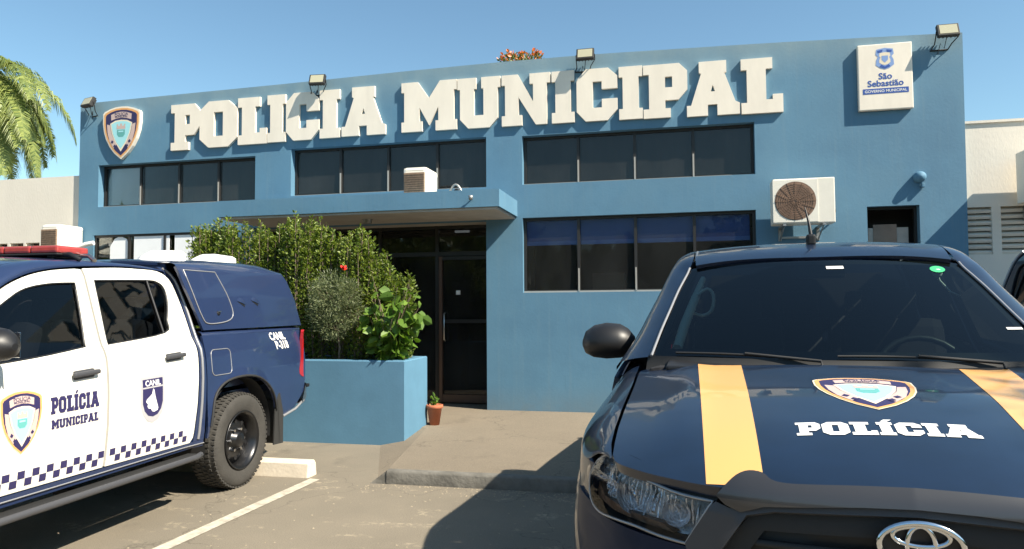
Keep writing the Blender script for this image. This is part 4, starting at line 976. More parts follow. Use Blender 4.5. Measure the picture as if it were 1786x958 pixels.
    for k in range(5):
        z = .70+.05*k; hw = float(np.interp(z, [.67, .79, .87, .935], [.29, .35, .36, .32]))
        P = [Vector(nose(a, z))+Vector((0, .035, 0)) for a in np.linspace(-hw, hw, 15)]; m_.tube(P, .010, 'blackm', 6)
    m_.build('grille', gs)
    m_ = MB()   # three-ellipse badge
    def ering(cx_, cz, rx, rz, t): m_.tube([(cx_+rx*math.cos(a), npt(0)[1]-.012-.006*math.cos((cx_+rx*math.cos(a))*8), cz+rz*math.sin(a)) for a in np.linspace(0, 2*math.pi, 41)[:-1]], t, 'chrome', 8, closed=True)
    ering(0, .944, .083, .050, .0075); ering(0, .944, .028, .044, .0058); ering(0, .966, .056, .022, .0058)
    m_.patch(ell(0, .944, .082, .049, 28), lambda u, v: (u, npt(0)[1]-.008, v), 'black', (0, -1, 0), step=None); m_.build('badge', gs)
    # ---- headlights
    def lamp(sg):
        h_ = MB(); ol = smooth_poly([(.447, .990), (.53, .993), (.625, 1.004), (.727, 1.016), (.800, 1.030), (.850, 1.036), (.915, 1.010), (.940, .945), (.922, .893), (.860, .874), (.760, .880), (.672, .884), (.593, .880), (.514, .878), (.480, .935)], n=3, corners=(0, 13))
        P = [(sg*a, z) for a, z in ol]; bowl = lambda k: (lambda a, z: tuple(Vector(nose(a, z))+Vector((-sg*.3, 1, 0)).normalized()*k))
        deep = lambda a, z: tuple(Vector(nose(a, z))+Vector((-sg*.25, 1, 0)).normalized()*(.075-.03*math.cos(a*34)*math.sin(z*60)))
        h_.patch([(sg*.70+(a-sg*.70)*.99, .95+(z-.95)*.99) for a, z in P], deep, 'lamphouse', (0, -1, 0), step=.018)
        n = len(P); A_ = [Vector(nose(a, z)) for a, z in P]; B_ = [Vector(deep(a, z)) for a, z in P]
        h_.add(A_+B_, [[i, (i+1) % n, n+(i+1) % n, n+i] for i in range(n)], 'blackm')
        tp = [(.44, .992), (.53, .995), (.625, 1.006), (.727, 1.018), (.800, 1.032), (.845, 1.038), (.80, 1.060), (.70, 1.052), (.60, 1.040), (.50, 1.028), (.43, 1.015)]
        h_.patch([(sg*a, z) for a, z in tp], nose, 'blackm', (0, -1, 0), step=.03, off=-.006)
        L_ = h_.build('headlight', c)
        for (a, z, r, k) in ((.70, .950, .052, 0), (.555, .935, .036, 1), (.875, .990, .034, 1)):
            q = MB(); ctr = Vector(nose(sg*a, z))+Vector((-sg*.25, 1, 0)).normalized()*.035
            prof = [(r*1.02, -.0), (r, .003), (r*.86, .022), (r*.6, .038), (r*.3, .046), (.0, .048)]
            q.lathe(prof, 'refl', ctr, 'y', 28, flip=True)
            q.lathe([(.0, .005), (r*.22, .01), (r*.28, .03)], 'chrome', ctr, 'y', 14); q.build('reflector', L_)
        q = MB(); pts_ = [(sg*a, z) for a, z in ((.56, .886), (.68, .888), (.80, .888), (.905, .900), (.925, .94), (.90, .945), (.86, .915), (.72, .905), (.60, .902))]
        q.patch(pts_, bowl(.03), 'amber', (0, -1, 0), step=.03, rim=.03); q.build('indicator', L_)
        q = MB()
        for k in range(26):
            a_ = .50+.0145*k; zt = float(np.interp(a_, [.5, .625, .8, .9], [.978, .995, 1.018, 1.0])); zb = float(np.interp(a_, [.5, .6, .8, .9], [.905, .908, .915, .935]))
            P_ = [Vector(deep(sg*a_, z))+Vector((sg*.004, -.022-.010*math.sin(k*1.9), 0)) for z in np.linspace(zb+.012*math.sin(k*2.3)**2, zt-.018*math.cos(k*1.1)**2, 4)]
            q.tube(P_, .0032 if k % 3 else .0048, 'refl', 5)
        q.build('reflector', L_)
        q = MB(); st = [(sg*a, z) for a, z in ((.800, 1.024), (.79, .985), (.765, .955), (.77, .948), (.802, .975), (.815, 1.024))]; q.patch(st, bowl(.015), 'chrome', (0, -1, 0), step=.03, rim=.02); q.build('light_guide', L_)
        q = MB(); q.patch(P, nose, 'lens', (0, -1, 0), step=.03, off=.004); q.build('lens', L_)
        n2 = MB(); n2.tube([Vector(nose(a, z))+Vector((0, -.002, 0)) for a, z in P], .0045, 'paleline', 5, closed=True); n2.build('seal', L_)
    pair(lamp)
    # ---- fenders: nose corner behind the lamp, side and crown
    def fender(sg):
        f = MB(); fn = side(sg)
        ol = [(.52, .42)]+ARCHF[::-1][1:] if False else None
        arch = [(.99+.47*math.cos(R(a)), .40+.47*math.sin(R(a))) for a in range(180, -1, -9)]
        ol = [(.50, .42)]+arch+[(1.365, .50), (1.365, .90), (1.37, 1.0), (.42, 1.0), (.44, .90), (.50, .87)]
        ol = [(.465, .40)]+[(max(.50, x), z) for x, z in arch]+[(1.36, .44), (1.366, .75), (1.368, 1.0), (.41, 1.0), (.42, .92), (.46, .80)]
        f.patch(ol, fn, body, (sg, 0, 0), step=.04, rim=.03)
        rows = []
        for y in list(np.linspace(.30, 1.0, 26))+list(np.linspace(1.03, 1.37, 12)):
            k = min(1, max(0, (y-.36)/.12)); k = k*k*(3-2*k); xb = ledge(y)+.010
            A0 = Vector((sg*max(float(np.interp(y, _ny, _nx))-.004, xb+.004), y, 1.040)); A1 = Vector(fn(max(y, .41), 1.0)); A_ = A0.lerp(A1, k)
            B_ = Vector((sg*xb, y, Zh(xb-.01, min(y, 1.25))+.001)) if y < 1.27 else Vector((sg*.772, y, 1.222))
            g = max(.004, (B_-A_).length); rows.append(herm(A_, B_, Vector((sg*.008, 0, g*.85)), Vector((-sg*g*.95, 0, g*.18)), 9))
        f.loft(rows, body); f.build('fender', c)
        w_ = MB(); w_.loft([[(sg*x, .99+.46*math.cos(R(a)), .40+.46*math.sin(R(a))) for a in range(190, -11, -10)] for x in (.88, .55)], 'blackm', smooth=True); w_.box((sg*.54, .99, .6), (.02, .9, .6), 'blackm'); w_.build('wheel_arch', c)
    pair(fender)
    # ---- windscreen with frit, stickers
    wo_ = smooth_poly([(-.715, 1.262), (-.40, 1.262), (0, 1.262), (.40, 1.262), (.715, 1.262), (.69, 1.36), (.645, 1.54), (.608, 1.640), (.57, 1.668), (.3, 1.685), (0, 1.690), (-.3, 1.685), (-.57, 1.668), (-.608, 1.640), (-.645, 1.54), (-.69, 1.36)], n=3, corners=(0, 4))
    m_ = MB(); m_.patch(wo_, wsurf, 'windscreen', (0, -1, .5), step=.06); ws = m_.build('windscreen', c)
    inn = [(x*.955, 1.50+(z-1.50)*.875+.004) for x, z in wo_]
    m_ = MB(); m_.patch(wo_, wsurf, 'black', (0, -1, .5), [inn], step=.06, off=-.003); m_.build('frit', ws)
    if not cap:
        for pts_, mm in ((rect(.03, 1.642, .105, 1.656), 'vwhite'), (ell(.50, 1.632, .032, .016, 16), 'green'), (rect(.618, 1.372, .675, 1.380), 'vwhite')):
            m_ = MB(); m_.patch(pts_, wsurf, mm, (0, -1, .5), step=None, off=.002); m_.build('sticker', ws)
        m_ = MB(); m_.box(tuple(Vector(wsurf(0, 1.66))+Vector((0, .06, -.02))), (.24, .05, .075), 'black', None, .012); m_.build('rearview_mirror', ws)
        m_ = MB(); P = Vector(wsurf(.50, 1.62)); m_.tube([P+Vector((0, .03, -.01)), P+Vector((.01, .03, -.04)), P+Vector((.05, .03, -.09)), P+Vector((.09, .04, -.11))], .005, 'trimpale', 6); m_.lathe([(0, -.008), (.02, -.006), (.02, .006), (0, .008)], 'trimpale', P+Vector((0, .025, -.005)), 'y', 14); m_.build('toll_tag', ws)
    # ---- roof, rails and pillars
    m_ = MB()
    fr = [(x, wsurf(x, 1.692-.045*(abs(x)/.6)**3)[1]+.012) for x in np.linspace(-.575, .575, 17)]
    m_.patch(fr+[(.60, 2.4), (.60, 3.0), (.595, 3.5), (0, 3.56), (-.595, 3.5), (-.60, 3.0), (-.60, 2.4)], roof, body, (0, 0, 1), step=.05, rim=.02)
    rf = m_.build('roof', c)
    def rail(sg):
        f = MB(); rows = []; fn = side(sg)
        inner = [Vector(wsurf(sg*x, z)) for x, z in ((.722, 1.262), (.70, 1.36), (.675, 1.45), (.650, 1.54), (.628, 1.60), (.612, 1.645))]+[Vector((sg*.592, 2.14, Zr(.592, 2.14))), Vector((sg*.60, 2.4, Zr(.6, 2.4))), Vector((sg*.60, 2.8, Zr(.6, 2.8))), Vector((sg*.60, 3.2, Zr(.6, 3.2))), Vector((sg*.595, 3.5, Zr(.595, 3.5)))]
        outer = [Vector(fn(s, z)) for s, z in ((1.372, 1.195), (1.59, 1.315), (1.76, 1.42), (1.92, 1.52), (2.06, 1.61), (2.17, 1.662), (2.30, 1.703), (2.50, 1.738), (2.80, 1.765), (3.15, 1.778), (3.46, 1.762))]
        I_ = smooth_poly([tuple(p) for p in inner], closed=False, n=4); O_ = smooth_poly([tuple(p) for p in outer], closed=False, n=4)
        for a, b in zip(O_, I_):
            a = Vector(a); b = Vector(b); g = (b-a).length; rows.append(herm(a, b, Vector((sg*.25, -.1, .9)).normalized()*g*.8, Vector((-sg*1, .15, .12)).normalized()*g*.8, 8))
        f.loft(rows, body)
        f.tube([Vector(p)+Vector((0, -.004, .004)) for p in I_[:22]], .006, 'paleline' if not cap else 'black', 5)  # on the navy truck this pale tube paints the reflection line beside the pillar
        f.build('roof_rail', c)
        # rear corner of the cab
        q = MB(); q.patch([(3.50, .485), (3.60, .485), (3.625, .9), (3.625, 1.2), (3.60, 1.50), (3.54, 1.79), (3.42, 1.795), (3.50, 1.74), (3.545, 1.58), (3.56, 1.36), (3.56, 1.17), (3.55, 1.0), (3.535, .80)], fn, body, (sg, 0, 0), step=.06, rim=.03); q.build('cab_corner', c)
        q = MB(); q.tube([Vector(fn(s, z))+Vector((sg*.004, 0, 0)) for s, z in smooth_poly([(3.47, 1.785), (3.53, 1.735), (3.565, 1.60), (3.585, 1.40), (3.585, 1.17), (3.575, .95), (3.56, .70), (3.545, .50)], closed=False, n=3)], .011, 'paleline', 6); q.build('cab_seam_highlight', c)  # light grey strip painted as the highlight along the cab seam
    pair(rail)
    # back of the cab
    m_ = MB(); bk = lambda x, z: (x, 3.60-.06*(z-1.2), z)
    m_.patch([(-.84, .6), (.84, .6), (.83, 1.2), (.66, 1.74), (.55, 1.79), (-.55, 1.79), (-.66, 1.74), (-.83, 1.2)], bk, body, (0, 1, 0), [[(-.62, 1.32), (.62, 1.32), (.54, 1.68), (-.54, 1.68)]], step=.15); m_.build('cab_back', c)
    m_ = MB(); m_.patch([(-.63, 1.31), (.63, 1.31), (.55, 1.69), (-.55, 1.69)], bk, 'black', (0, 1, 0), step=None, off=-.004); m_.build('rear_window', c)
    # ---- doors
    def doors(sg):
        fn = side(sg); o_ = (sg, 0, 0)
        q = MB(); q.patch(FDOOR, fn, door, o_, [FW], step=.045, rim=.02); d1 = q.build('front_door', c)
        q = MB(); q.patch(RDOOR, fn, door, o_, [RW], step=.045, rim=.02); d2 = q.build('rear_door', c)
        for d, Wn in ((d1, FW), (d2, RW)):
            g = MB(); g.patch(Wn, fn, 'sideglass', o_, step=.10, off=-.012); g.build('side_window', d)
            g = MB(); g.tube([Vector(fn(s, z))+Vector((sg*-.004, 0, 0)) for s, z in Wn], .0065, 'black', 5, closed=True); g.build('window_seal', d)
        g = MB(); g.tube([Vector(fn(s, z))+Vector((-sg*.006, 0, 0)) for s, z in ((3.243, 1.68), (3.262, 1.30))], .010, 'black', 5); g.build('quarter_bar', d2)
        for d, s0, z0, rz in ((d1, 2.45, 1.088, .05), (d2, 3.27, 1.135, .05)):
            h_ = MB(); P = Vector(fn(s0, z0)); h_.box(tuple(P+Vector((sg*.022, 0, .004))), (.026, .20, .030), 'trim' if white else body, (rz, 0, 0), .012); h_.box(tuple(P+Vector((sg*.004, -.005, 0))), (.022, .15, .055), 'trim' if white else 'black', (rz, 0, 0), .010); h_.build('handle', d)
        if white:
            fl = (lambda u, v: fn(u, v)) ; lt = (lambda f_: f_) 
            # decals: front door
            rd = sg   # reading direction: on the reader's side s grows to the right
            def mp(cs): return (lambda u, v: fn(cs+rd*u, v))
            q = MB(); crest(q, mp(2.015), o_, .265, .335, (0, .872), .0015, .06, e=.0007); q.build('crest', d1)
            q = MB()
            for oo, hh in slab_text('POLICIA', .355, .095, accent=(3,)):
                f = lambda p: (-.178+p[0], .882+p[1]); q.patch([f(p) for p in oo], mp(2.38), 'vnavy', o_, [[f(p) for p in r_] for r_ in hh], step=None, off=.0025)
            for oo, hh in slab_text('MUNICIPAL', .345, .052):
                f = lambda p: (-.178+p[0], .797+p[1]); q.patch([f(p) for p in oo], mp(2.385), 'vnavy', o_, [[f(p) for p in r_] for r_ in hh], step=None, off=.0025)
            q.build('lettering', d1)
            # dog unit badge on the rear door
            q = MB(); f0 = mp(3.035)
            q.patch([(-.118, 1.018), (.118, 1.022), (.118, .83), (.095, .765), (.05, .718), (0, .703), (-.05, .718), (-.095, .765), (-.118, .83)], f0, 'vgrey', o_, step=.05, off=.0015)
            q.patch([(-.098, 1.000), (.098, 1.003), (.098, .84), (.08, .79), (.045, .756), (0, .745), (-.045, .756), (-.08, .79), (-.098, .84)], f0, 'vnavy', o_, step=.05, off=.0022)
            q.patch([(-.098, .948), (.098, .952), (.098, .942), (-.098, .938)], f0, 'vgrey', o_, step=.05, off=.0028)
            put2d(q, text2d('CANIL', .052, .0014), f0, 'vwhite', o_, .003, (0, .956), .05)
            q.patch([(.0, .936), (.012, .925), (.022, .88), (.05, .80), (.045, .785), (.01, .776), (-.01, .782), (-.02, .80), (-.045, .805), (-.055, .82), (-.05, .835), (-.068, .85), (-.06, .868), (-.03, .885), (-.01, .90)], f0, 'vwhite', o_, step=.05, off=.003)
            q.build('dog_unit_badge', d2)
            for d, r0, r1 in ((d1, 1.44, 2.60), (d2, 2.64, 3.42)):
                q = MB(); k = 0
                s0 = 1.44
                while s0+.047*k < r1-.02:
                    sa = s0+.047*k; 
                    if sa >= r0:
                        zb = .522-.010*(sa-1.9); row = k % 2
                        q.patch(rect(sa, zb+(.043 if row == 0 else 0), sa+.045, zb+(.084 if row == 0 else .041)), fn, 'vnavy', o_, step=None, off=.0022)
                    k += 1
                q.build('checker_band', d)
                
        m2 = MB()   # sill strip and step board
        m2.patch([(1.38, .430), (3.60, .440), (3.60, .483), (1.38, .492)], fn, body, o_, step=.12, rim=.03)
        m2.tube([Vector(fn(s, .462))+Vector((sg*.006, 0, 0)) for s in np.linspace(1.42, 3.60, 12)], .005, 'paleline', 5); m2.build('sill', c)
        m2 = MB(); m2.box((sg*.92, 2.50, .385), (.13, 2.0, .036), 'blackm', None, .015); m2.tube([(sg*.975, 1.45, .39), (sg*.985, 1.55, .39), (sg*.985, 3.42, .39), (sg*.95, 3.52, .39)], .021, 'trim', 8)
        for yy in (1.7, 2.5, 3.3): m2.box((sg*.80, yy, .37), (.24, .05, .03), 'black')
        m2.build('step_board', c)
        # mirror
        e1 = MB(); rows = []
        for k, (x, ry, rz_) in enumerate(((.86, .03, .035), (.89, .055, .07), (.93, .072, .092), (1.0, .078, .098), (1.06, .072, .088), (1.10, .05, .062), (1.118, .015, .02))):
            rows.append([(sg*x, 1.775+ry*1.4*math.cos(t)*(1.0 if math.cos(t) < 0 else .7)+.02*(x-.86), 1.295-.25*(x-.95)**2+rz_*math.sin(t)*(1 if math.sin(t) > 0 else .82)) for t in np.linspace(0, 2*math.pi, 21)[:-1]])
        e1.loft(rows, 'black', closed=True); e1.add(rows[0], [list(range(20))], 'black'); e1.add(rows[-1], [list(range(20))[::-1]], 'black')
        e1.tube([(sg*.80, 1.76, 1.215), (sg*.85, 1.77, 1.225), (sg*.91, 1.77, 1.245)], [.035, .032, .03], 'black', 8); mr = e1.build('wing_mirror', c)
        e1 = MB(); e1.box((sg*.99, 1.848, 1.295), (.17, .006, .13), 'chrome', None, .002); e1.build('mirror_glass', mr)
    pair(doors)
    # ---- bed
    def bed(sg):
        fn = side(sg); q = MB()
        low = ARCHR
        lim = [(3.635, .485)]+low+[(4.86, .49), (5.05, .53), (5.23, .66), (5.255, .80), (5.262, 1.0), (5.25, 1.14), (5.225, 1.265)]+[(3.64, 1.268)]
        fnb = lambda s, z: (sg*((Ls(s, min(z, 1.15))-.0)+flare(s, z)-max(0, z-1.15)*.25), s, z)
        q.patch(lim, fnb, body, (sg, 0, 0), step=.045, rim=.02)
        rows = []
        for y in np.linspace(3.64, 5.24, 14):
            A_ = Vector(fnb(y, 1.268)); rows.append([A_, A_+Vector((-sg*.012, 0, .022)), A_+Vector((-sg*.035, 0, .032)), A_+Vector((-sg*.09, 0, .032)), A_+Vector((-sg*.10, 0, .0)), A_+Vector((-sg*.10, 0, -.45))])
        q.loft(rows, body); bs = q.build('bed_side', c)
        q = MB(); fl = rrect(3.70, .955, 3.955, 1.155, .04)
        q.patch(fl, fnb, body, (sg, 0, 0), step=.06, off=.001); q.tube([Vector(fnb(s, z))+Vector((sg*.002, 0, 0)) for s, z in fl], .0035, 'paleline', 5, closed=True)
        if sg > 0: q.build('fuel_flap', bs)
        q = MB(); q.patch(smooth_poly([(5.13, .84), (5.30, .80), (5.34, .95), (5.35, 1.08), (5.30, 1.23), (5.20, 1.245), (5.165, 1.0)], n=3), lambda s, z: (sg*(.875+.012-(max(0, s-5.22)*.9)), s, z), 'redlens', (sg, 0, 0), step=.04, rim=.03); q.build('tail_light', c)
        q = MB(); arch = [(4.13+.47*math.cos(R(a)), .42+.485*math.sin(R(a))) for a in range(190, -11, -10)]
        q.loft([[(sg*x, a, b) for a, b in arch] for x in (.885, .50)], 'blackm'); q.box((sg*.49, 4.13, .62), (.02, .94, .62), 'blackm'); q.tube([Vector(fn(s, z))+Vector((sg*.006, 0, 0)) for s, z in ARCHR[2:-1]], .010, 'blackm', 6); q.build('wheel_arch', c)
        q = MB(); q.patch([(4.64, .245), (4.80, .235), (4.80, .52), (4.74, .70), (4.68, .70), (4.655, .5)], lambda s, z: (sg*(.90), s+.0, z), 'mud', (sg, 0, 0), step=None, rim=.012)
        q.box((sg*.79, 4.72, .44), (.22, .014, .40), 'mud', (R(6), 0, 0)); q.build('mud_flap', c)
        if white and sg > 0:
            q = MB(); f0 = lambda u, v: fnb(4.81+u*1.0, v)
            put2d(q, text2d('CANIL', .095, .0032, shear=0), lambda u, v: fnb(4.77+u-(v-1.15)*.35, v), 'vwhite', (sg, 0, 0), .003, (0, 1.188), .05)
            put2d(q, text2d('P-318', .100, .0034), lambda u, v: fnb(4.80+u-(v-1.15)*.35, v), 'vwhite', (sg, 0, 0), .003, (.0, 1.105), .05)
            q.build('lettering', bs)
    pair(bed)
    m_ = MB(); m_.box((0, 4.4, .75), (1.5, 1.6, .06), body); m_.box((0, 3.70, 1.0), (1.66, .04, .55), body); m_.build('bed_floor', c)
    m_ = MB(); m_.box((0, 5.24, 1.0), (1.50, .05, .56), body, None, .012); m_.box((0, 5.268, 1.13), (.24, .012, .06), 'black', None, .004); m_.build('tailgate', c)
    m_ = MB(); 
    rows = []
    for x in np.linspace(-.86, .86, 25):
        b_ = 5.415-.10*(abs(x)/.86)**4; rows.append([(x, b_-.10, .735), (x, b_-.02, .735), (x, b_, .70), (x, b_-.01, .60), (x, b_-.06, .55), (x, b_-.14, .545)])
    m_.loft(rows, 'chromed'); m_.box((0, 5.34, .745), (.7, .12, .015), 'blackm'); m_.tube([(.0, 5.30, .50), (.0, 5.44, .50)], .03, 'black', 8)
    m_.box((.66, 5.46, .69), (.30, .05, .035), 'black', None, .01); m_.tube([(.66, 5.38, .68), (.66, 5.46, .68)], .02, 'black', 8)
    for sg in (-1, 1): m_.loft([[(sg*.86, 5.30, .735), (sg*.885, 5.26, .735)], [(sg*.865, 5.31, .60), (sg*.89, 5.18, .56)], [(sg*.86, 5.28, .545), (sg*.885, 4.9, .49)]], 'chromed'); m_.tube([(sg*.87, 5.24, .57), (sg*.885, 5.05, .51), (sg*.885, 4.82, .475)], .012, 'paleline', 6)
    m_.build('rear_bumper', c)
    # ---- chassis, interior
    m_ = MB(); m_.box((0, 2.55, .50), (1.62, 2.3, .10), 'black'); m_.box((0, .95, .55), (1.0, 1.5, .30), 'black')
    for sg in (-1, 1): m_.box((sg*.42, 2.8, .42), (.08, 4.6, .14), 'black')
    m_.tube([(-.75, 4.13, .385), (.75, 4.13, .385)], .045, 'black', 8); m_.tube([(-.75, .99, .385), (.75, .99, .385)], .04, 'black', 8); m_.build('chassis', c)
    m_ = MB(); m_.box((0, 1.38, 1.10), (1.46, .42, .22), 'seat', (R(-8), 0, 0), .05); m_.box((0, 1.25, 1.235), (1.30, .20, .03), 'black', (R(8), 0, 0), .01); m_.box((0, 2.5, .62), (1.5, 2.2, .12), 'seat'); m_.build('dashboard', c)
    m_ = MB(); m_.tube([(.36+.18*math.cos(a), 1.64+.06*math.sin(a), 1.16+.17*math.sin(a)) for a in np.linspace(0, 2*math.pi, 25)[:-1]], .014, 'black', 6, closed=True); m_.tube([(.36, 1.48, 1.10), (.36, 1.64, 1.16)], .03, 'black', 8); m_.box((.36, 1.64, 1.16), (.3, .03, .05), 'black', None, .01); m_.build('steering_wheel', c)
    for sx, sy in ((-.38, 2.18), (.38, 2.18), (-.42, 3.10), (.42, 3.10), (0, 3.12)):
        s_ = MB(); s_.box((sx, sy-.12, .80), (.50 if sx else .3, .50, .18), 'seat', (R(-6), 0, 0), .05); s_.box((sx, sy+.14, 1.10), (.48 if sx else .3, .15, .62), 'seat', (R(-16), 0, 0), .06); s_.box((sx, sy+.24, 1.47), (.26, .11, .19), 'seat', (R(-10), 0, 0), .045); s_.build('seat', c)
    for sg in (-1, 1):
        s_ = MB(); P = [Vector(wsurf(sg*x, z))+Vector((-sg*.03, .05, -.01)) for x, z in ((.655, 1.30), (.635, 1.40), (.60, 1.52), (.57, 1.62))]
        s_.tube(P, [.022, .024, .022, .015], 'trimpale', 6)
        G = [P[1].lerp(P[2], .85)+Vector((0, .02, .02)), P[2]+Vector((-sg*.055, .02, .045)), P[2]+Vector((-sg*.085, .02, .01)), P[2]+Vector((-sg*.075, .02, -.06)), P[2]+Vector((-sg*.03, .01, -.085)), P[1].lerp(P[2], .45)]
        if sg < 0: s_.tube(smooth_poly([tuple(g) for g in G], closed=False, n=3), .009, 'trimpale', 6); s_.build('grab_handle', c)
    # ---- wheels
    for wy in (.99, 4.13):
        for sg in (-1, 1):
            T_ = empty('wheel', (sg*.80, wy, .385)); T_.parent = c
            t = MB(); tw = .117; ro = .385; pr = [(.235, -tw*.82), (.26, -tw*.93), (.32, -tw), (.355, -tw*.96), (.377, -tw*.80), (ro, -tw*.62), (ro, tw*.62), (.377, tw*.80), (.355, tw*.96), (.32, tw), (.26, tw*.93), (.235, tw*.82)]
            t.lathe(pr, 'tyre', (0, 0, 0), 'x', 56, flip=False)
            for k in range(60):
                a = 2*math.pi*k/60
                for xx in (-.088, -.045, 0, .045, .088): 
                    aa = a+(.05 if xx in (-.045, .045) else 0); rr_ = ro+.002 if abs(xx) < .08 else ro-.006
                    t.box((xx, rr_*math.cos(aa), rr_*math.sin(aa)), (.034, .022, .012), 'tyre', (aa-math.pi/2, 0, 0))
            t.build('tyre', T_)
            r_ = MB(); d = sg
            r_.lathe([(.238, d*.10), (.243, d*.112), (.235, d*.118), (.222, d*.10), (.205, d*.085), (.20, d*.02), (.185, -d*.0), (.17, d*.03), (.13, d*.045), (.10, d*.035), (.072, d*.05), (.066, d*.085), (.05, d*.092), (0, d*.092)], 'rim', (0, 0, 0), 'x', 44, flip=(sg < 0))
            for k in range(6):
                a = 2*math.pi*k/6; r_.tube([(d*.035, .092*math.cos(a), .092*math.sin(a)), (d*.068, .092*math.cos(a), .092*math.sin(a))], .012, 'chrome', 6)
            for k in range(10):
                a = 2*math.pi*(k+.5)/10; r_.tube([(d*.040, .150*math.cos(a), .150*math.sin(a)), (d*.046, .150*math.cos(a), .150*math.sin(a))], .019, 'black', 10)
            r_.lathe([(.2, -d*.10), (.2, d*.02), (0, d*.02)], 'black', (0, 0, 0), 'x', 24); r_.build('rim', T_)
    # ---- roof antenna
    if not cap:
        m_ = MB(); z0 = Zr(0, 2.30); m_.box((0, 2.30, z0+.02), (.045, .07, .06), 'black', None, .012); m_.tube([(0, 2.30, z0+.05), (-.006, 2.31, z0+.11), (-.022, 2.34, z0+.20)], [.011, .008, .003], 'black', 6); m_.build('antenna', c)
        m_ = MB()
        for x in (-.58,): m_.tube([Vector(wsurf(x, 1.70))+Vector((0, 0, .005)), (x*1.0, 2.22, Zr(x, 2.22)+.004), (x*1.0, 2.30, Zr(x, 2.3)+.003)], .006, 'chromed', 5)
        m_.build('roof_joint', c)
    if cap:
        # fibreglass canopy over the bed
        capz = 1.31
        def cl(s, z): return .868-.02*max(0, min(1, s-4.4))-float(np.interp(z, [1.25, 1.31, 1.6, 1.78, 1.9], [.0, .006, .055, .10, .15]))
        def cs(sg): return lambda s, z: (sg*cl(s, z), s, z)
        rearp = [(5.225, 1.31), (5.17, 1.548), (5.08, 1.74), (5.02, 1.80)]
        CW = smooth_poly([(3.53, 1.775), (3.60, 1.56), (3.665, 1.41), (3.72, 1.362), (3.88, 1.362), (4.02, 1.385), (4.075, 1.44), (4.04, 1.56), (3.965, 1.70), (3.92, 1.775)], n=3, corners=(0, 9))
        K = MB()
        def zc(x, y): return float(np.interp(y, [3.45, 3.6, 4.0, 4.5, 4.8, 4.95, 5.02], [1.845, 1.872, 1.895, 1.905, 1.90, 1.872, 1.84]))-.02*(abs(x)/.62)**2.4
        for sg in (-1, 1):
            fn = cs(sg); K.patch([(3.66, 1.31)]+rearp[:1]+rearp[1:]+[(3.46, 1.80), (3.52, 1.62)], fn, body, (sg, 0, 0), step=.05, rim=.02)
            rows = []
            for y in np.linspace(3.46, 5.02, 26):
                A_ = Vector(fn(y, 1.80)); B_ = Vector((sg*.60, y, zc(.60, y))); g = (B_-A_).length; rows.append(herm(A_, B_, Vector((-sg*.3, 0, .95))*g*.7, Vector((-sg, 0, .1))*g*.9, 7))
            K.loft(rows, body)
        K.patch([(-.60, 3.46), (.60, 3.46), (.60, 5.02), (-.60, 5.02)], lambda x, y: (x, y, zc(x, y)), body, (0, 0, 1), step=.08, rim=.02)
        K.box((0, 3.49, 1.70), (1.30, .02, .26), body)
        bkf = lambda x, z: (x, float(np.interp(z, [1.31, 1.548, 1.74, 1.80, 1.84], [5.225, 5.17, 5.08, 5.03, 5.02])), z)
        K.patch([(-.845, 1.31), (.845, 1.31), (.80, 1.56), (.74, 1.78), (.62, 1.83), (-.62, 1.83), (-.74, 1.78), (-.80, 1.56)], bkf, body, (0, 1, .3), step=.08, rim=.02)
        k_ = K.build('canopy_cover', c)
        q = MB(); q.patch([(-.72, 1.36), (.72, 1.36), (.66, 1.72), (-.66, 1.72)], bkf, 'windscreen', (0, 1, .3), step=.1, off=.004, rim=.01); q.build('rear_hatch_glass', k_)
        for sg in (-1, 1):
            fn = cs(sg)
            q = MB(); q.patch(CW, fn, body, (sg, 0, 0), step=.05, off=.004, rim=.006); q.tube([Vector(fn(s, z))+Vector((sg*.004, 0, 0)) for s, z in CW], .0048, 'paleline', 5, closed=True); hh = q.build('side_hatch', k_)
            q = MB(); P = Vector(fn(3.87, 1.44)); q.lathe([(.0, .018*sg), (.014, .016*sg), (.018, 0)], 'black', P, 'x', 14, flip=sg < 0); q.box(tuple(P+Vector((sg*.018, 0, .014))), (.01, .03, .008), 'chromed'); q.build('lock', hh)
            q = MB()
            for s0, z0 in ((4.215, 1.515), (4.425, 1.523)):
                pl = [(s0-.05, z0+.022), (s0-.02, z0+.026), (s0+.055, z0-.012), (s0+.045, z0-.026)]; q.patch(pl, fn, 'black', (sg, 0, 0), step=None, off=.002)
                rows = []
                for t in np.linspace(0, 1, 7):
                    s1 = s0-.06+.13*t; h1 = .035*math.sin(math.pi*min(1, .15+t*.85)); rows.append([Vector(fn(s1+.02*a, z0+.028-.035*t+h1*a))+Vector((sg*.007*math.sin(math.pi*(1-a)*.5+.0)*(math.sin(math.pi*t)*.8+.2), 0, 0)) for a in np.linspace(0, 1, 6)])
                q.loft(rows, body)
            q.build('vent_slot', k_)
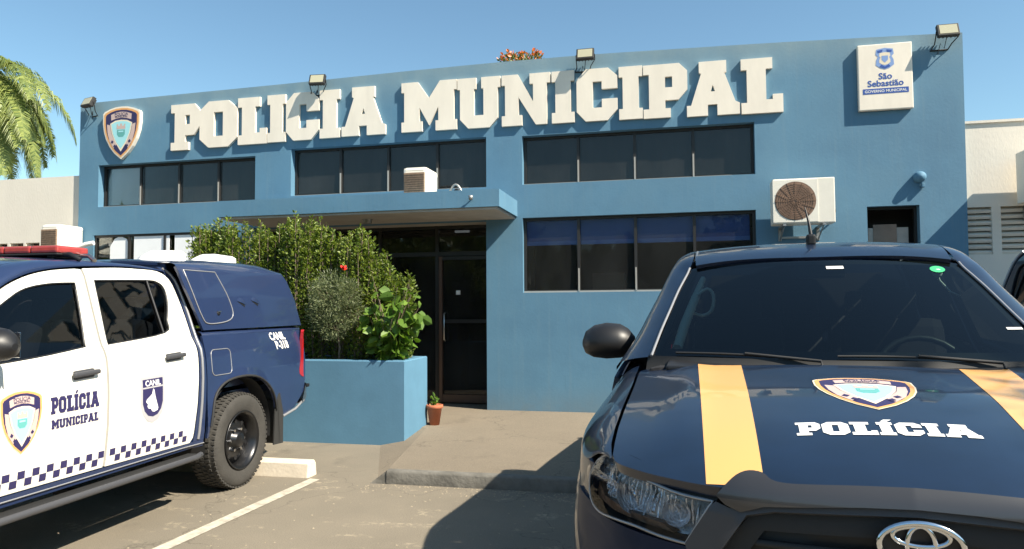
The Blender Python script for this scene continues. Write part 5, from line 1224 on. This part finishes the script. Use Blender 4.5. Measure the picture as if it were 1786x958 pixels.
        q = MB(); q.loft([[(sg*x, y, z) for x, y, z in []] for sg in ()] or [[(0, 0, -1), (0, 0, -1)], [(0, 0, -1), (0, 0, -1)]], body) if False else None
        for y0, y1, x0 in ((3.72, 4.07, .30), (4.36, 4.80, .30)):
            q = MB(); rows = []
            for t in np.linspace(0, 1, 12):
                y = y0+(y1-y0)*t; h = .085*min(1, (t/.35))**.5 if t < .97 else .085; zb = (zc(x0, y) if y > 3.46 else Zr(x0, y))-.01
                rows.append([(x0-.10, y, zb), (x0-.095, y, zb+h*.75), (x0-.06, y, zb+h), (x0+.06, y, zb+h), (x0+.095, y, zb+h*.75), (x0+.10, y, zb)])
            q.loft(rows, 'white'); q.add(rows[-1], [[0, 1, 2, 3, 4, 5]], 'white'); q.build('roof_vent', k_)
        # lightbar on brackets
        lb = MB(); lb.box((0, 2.76, 1.838), (1.04, .26, .014), 'blackm', None, .01); L_ = lb.build('lightbar', c)
        for k in range(5):
            q = MB(); q.box((-.416+.208*k, 2.76, 1.870), (.205, .26, .048), 'redbar', None, .014); q.build('light_module', L_)
        for sg in (-1, 1):
            q = MB(); q.box((sg*.44, 2.76, 1.825), (.06, .20, .02), 'black', None, .008); q.tube([(sg*.45, 2.70, 1.838), (sg*.57, 2.68, 1.836), (sg*.63, 2.70, 1.800)], .016, 'black', 6); q.tube([(sg*.45, 2.82, 1.838), (sg*.57, 2.84, 1.836), (sg*.63, 2.82, 1.800)], .016, 'chromed', 6); q.build('mounting_foot', L_)
    return c

pickup('pickup_truck', (-4.312, 1.121), -.023, 'white and blue police pickup with red roof lightbar and canopy over its bed', True, True)
RCAR = pickup('pickup_truck', (.52, 1.668), .09, 'navy blue police pickup with yellow bonnet stripes parked nose towards the camera', False, False)
def copy_tree(o, parent=None):
    c = o.copy(); COL.objects.link(c)
    if parent is not None: c.parent = parent; c.matrix_parent_inverse = o.matrix_parent_inverse.copy()
    for ch in list(o.children): copy_tree(ch, c)
    return c
third = copy_tree(RCAR); third.location = (3.36, 3.25, 0); third.scale = (1.06, 1.06, 1.08)
third['label'] = 'dark pickup at the right edge, almost hidden behind the navy police pickup'
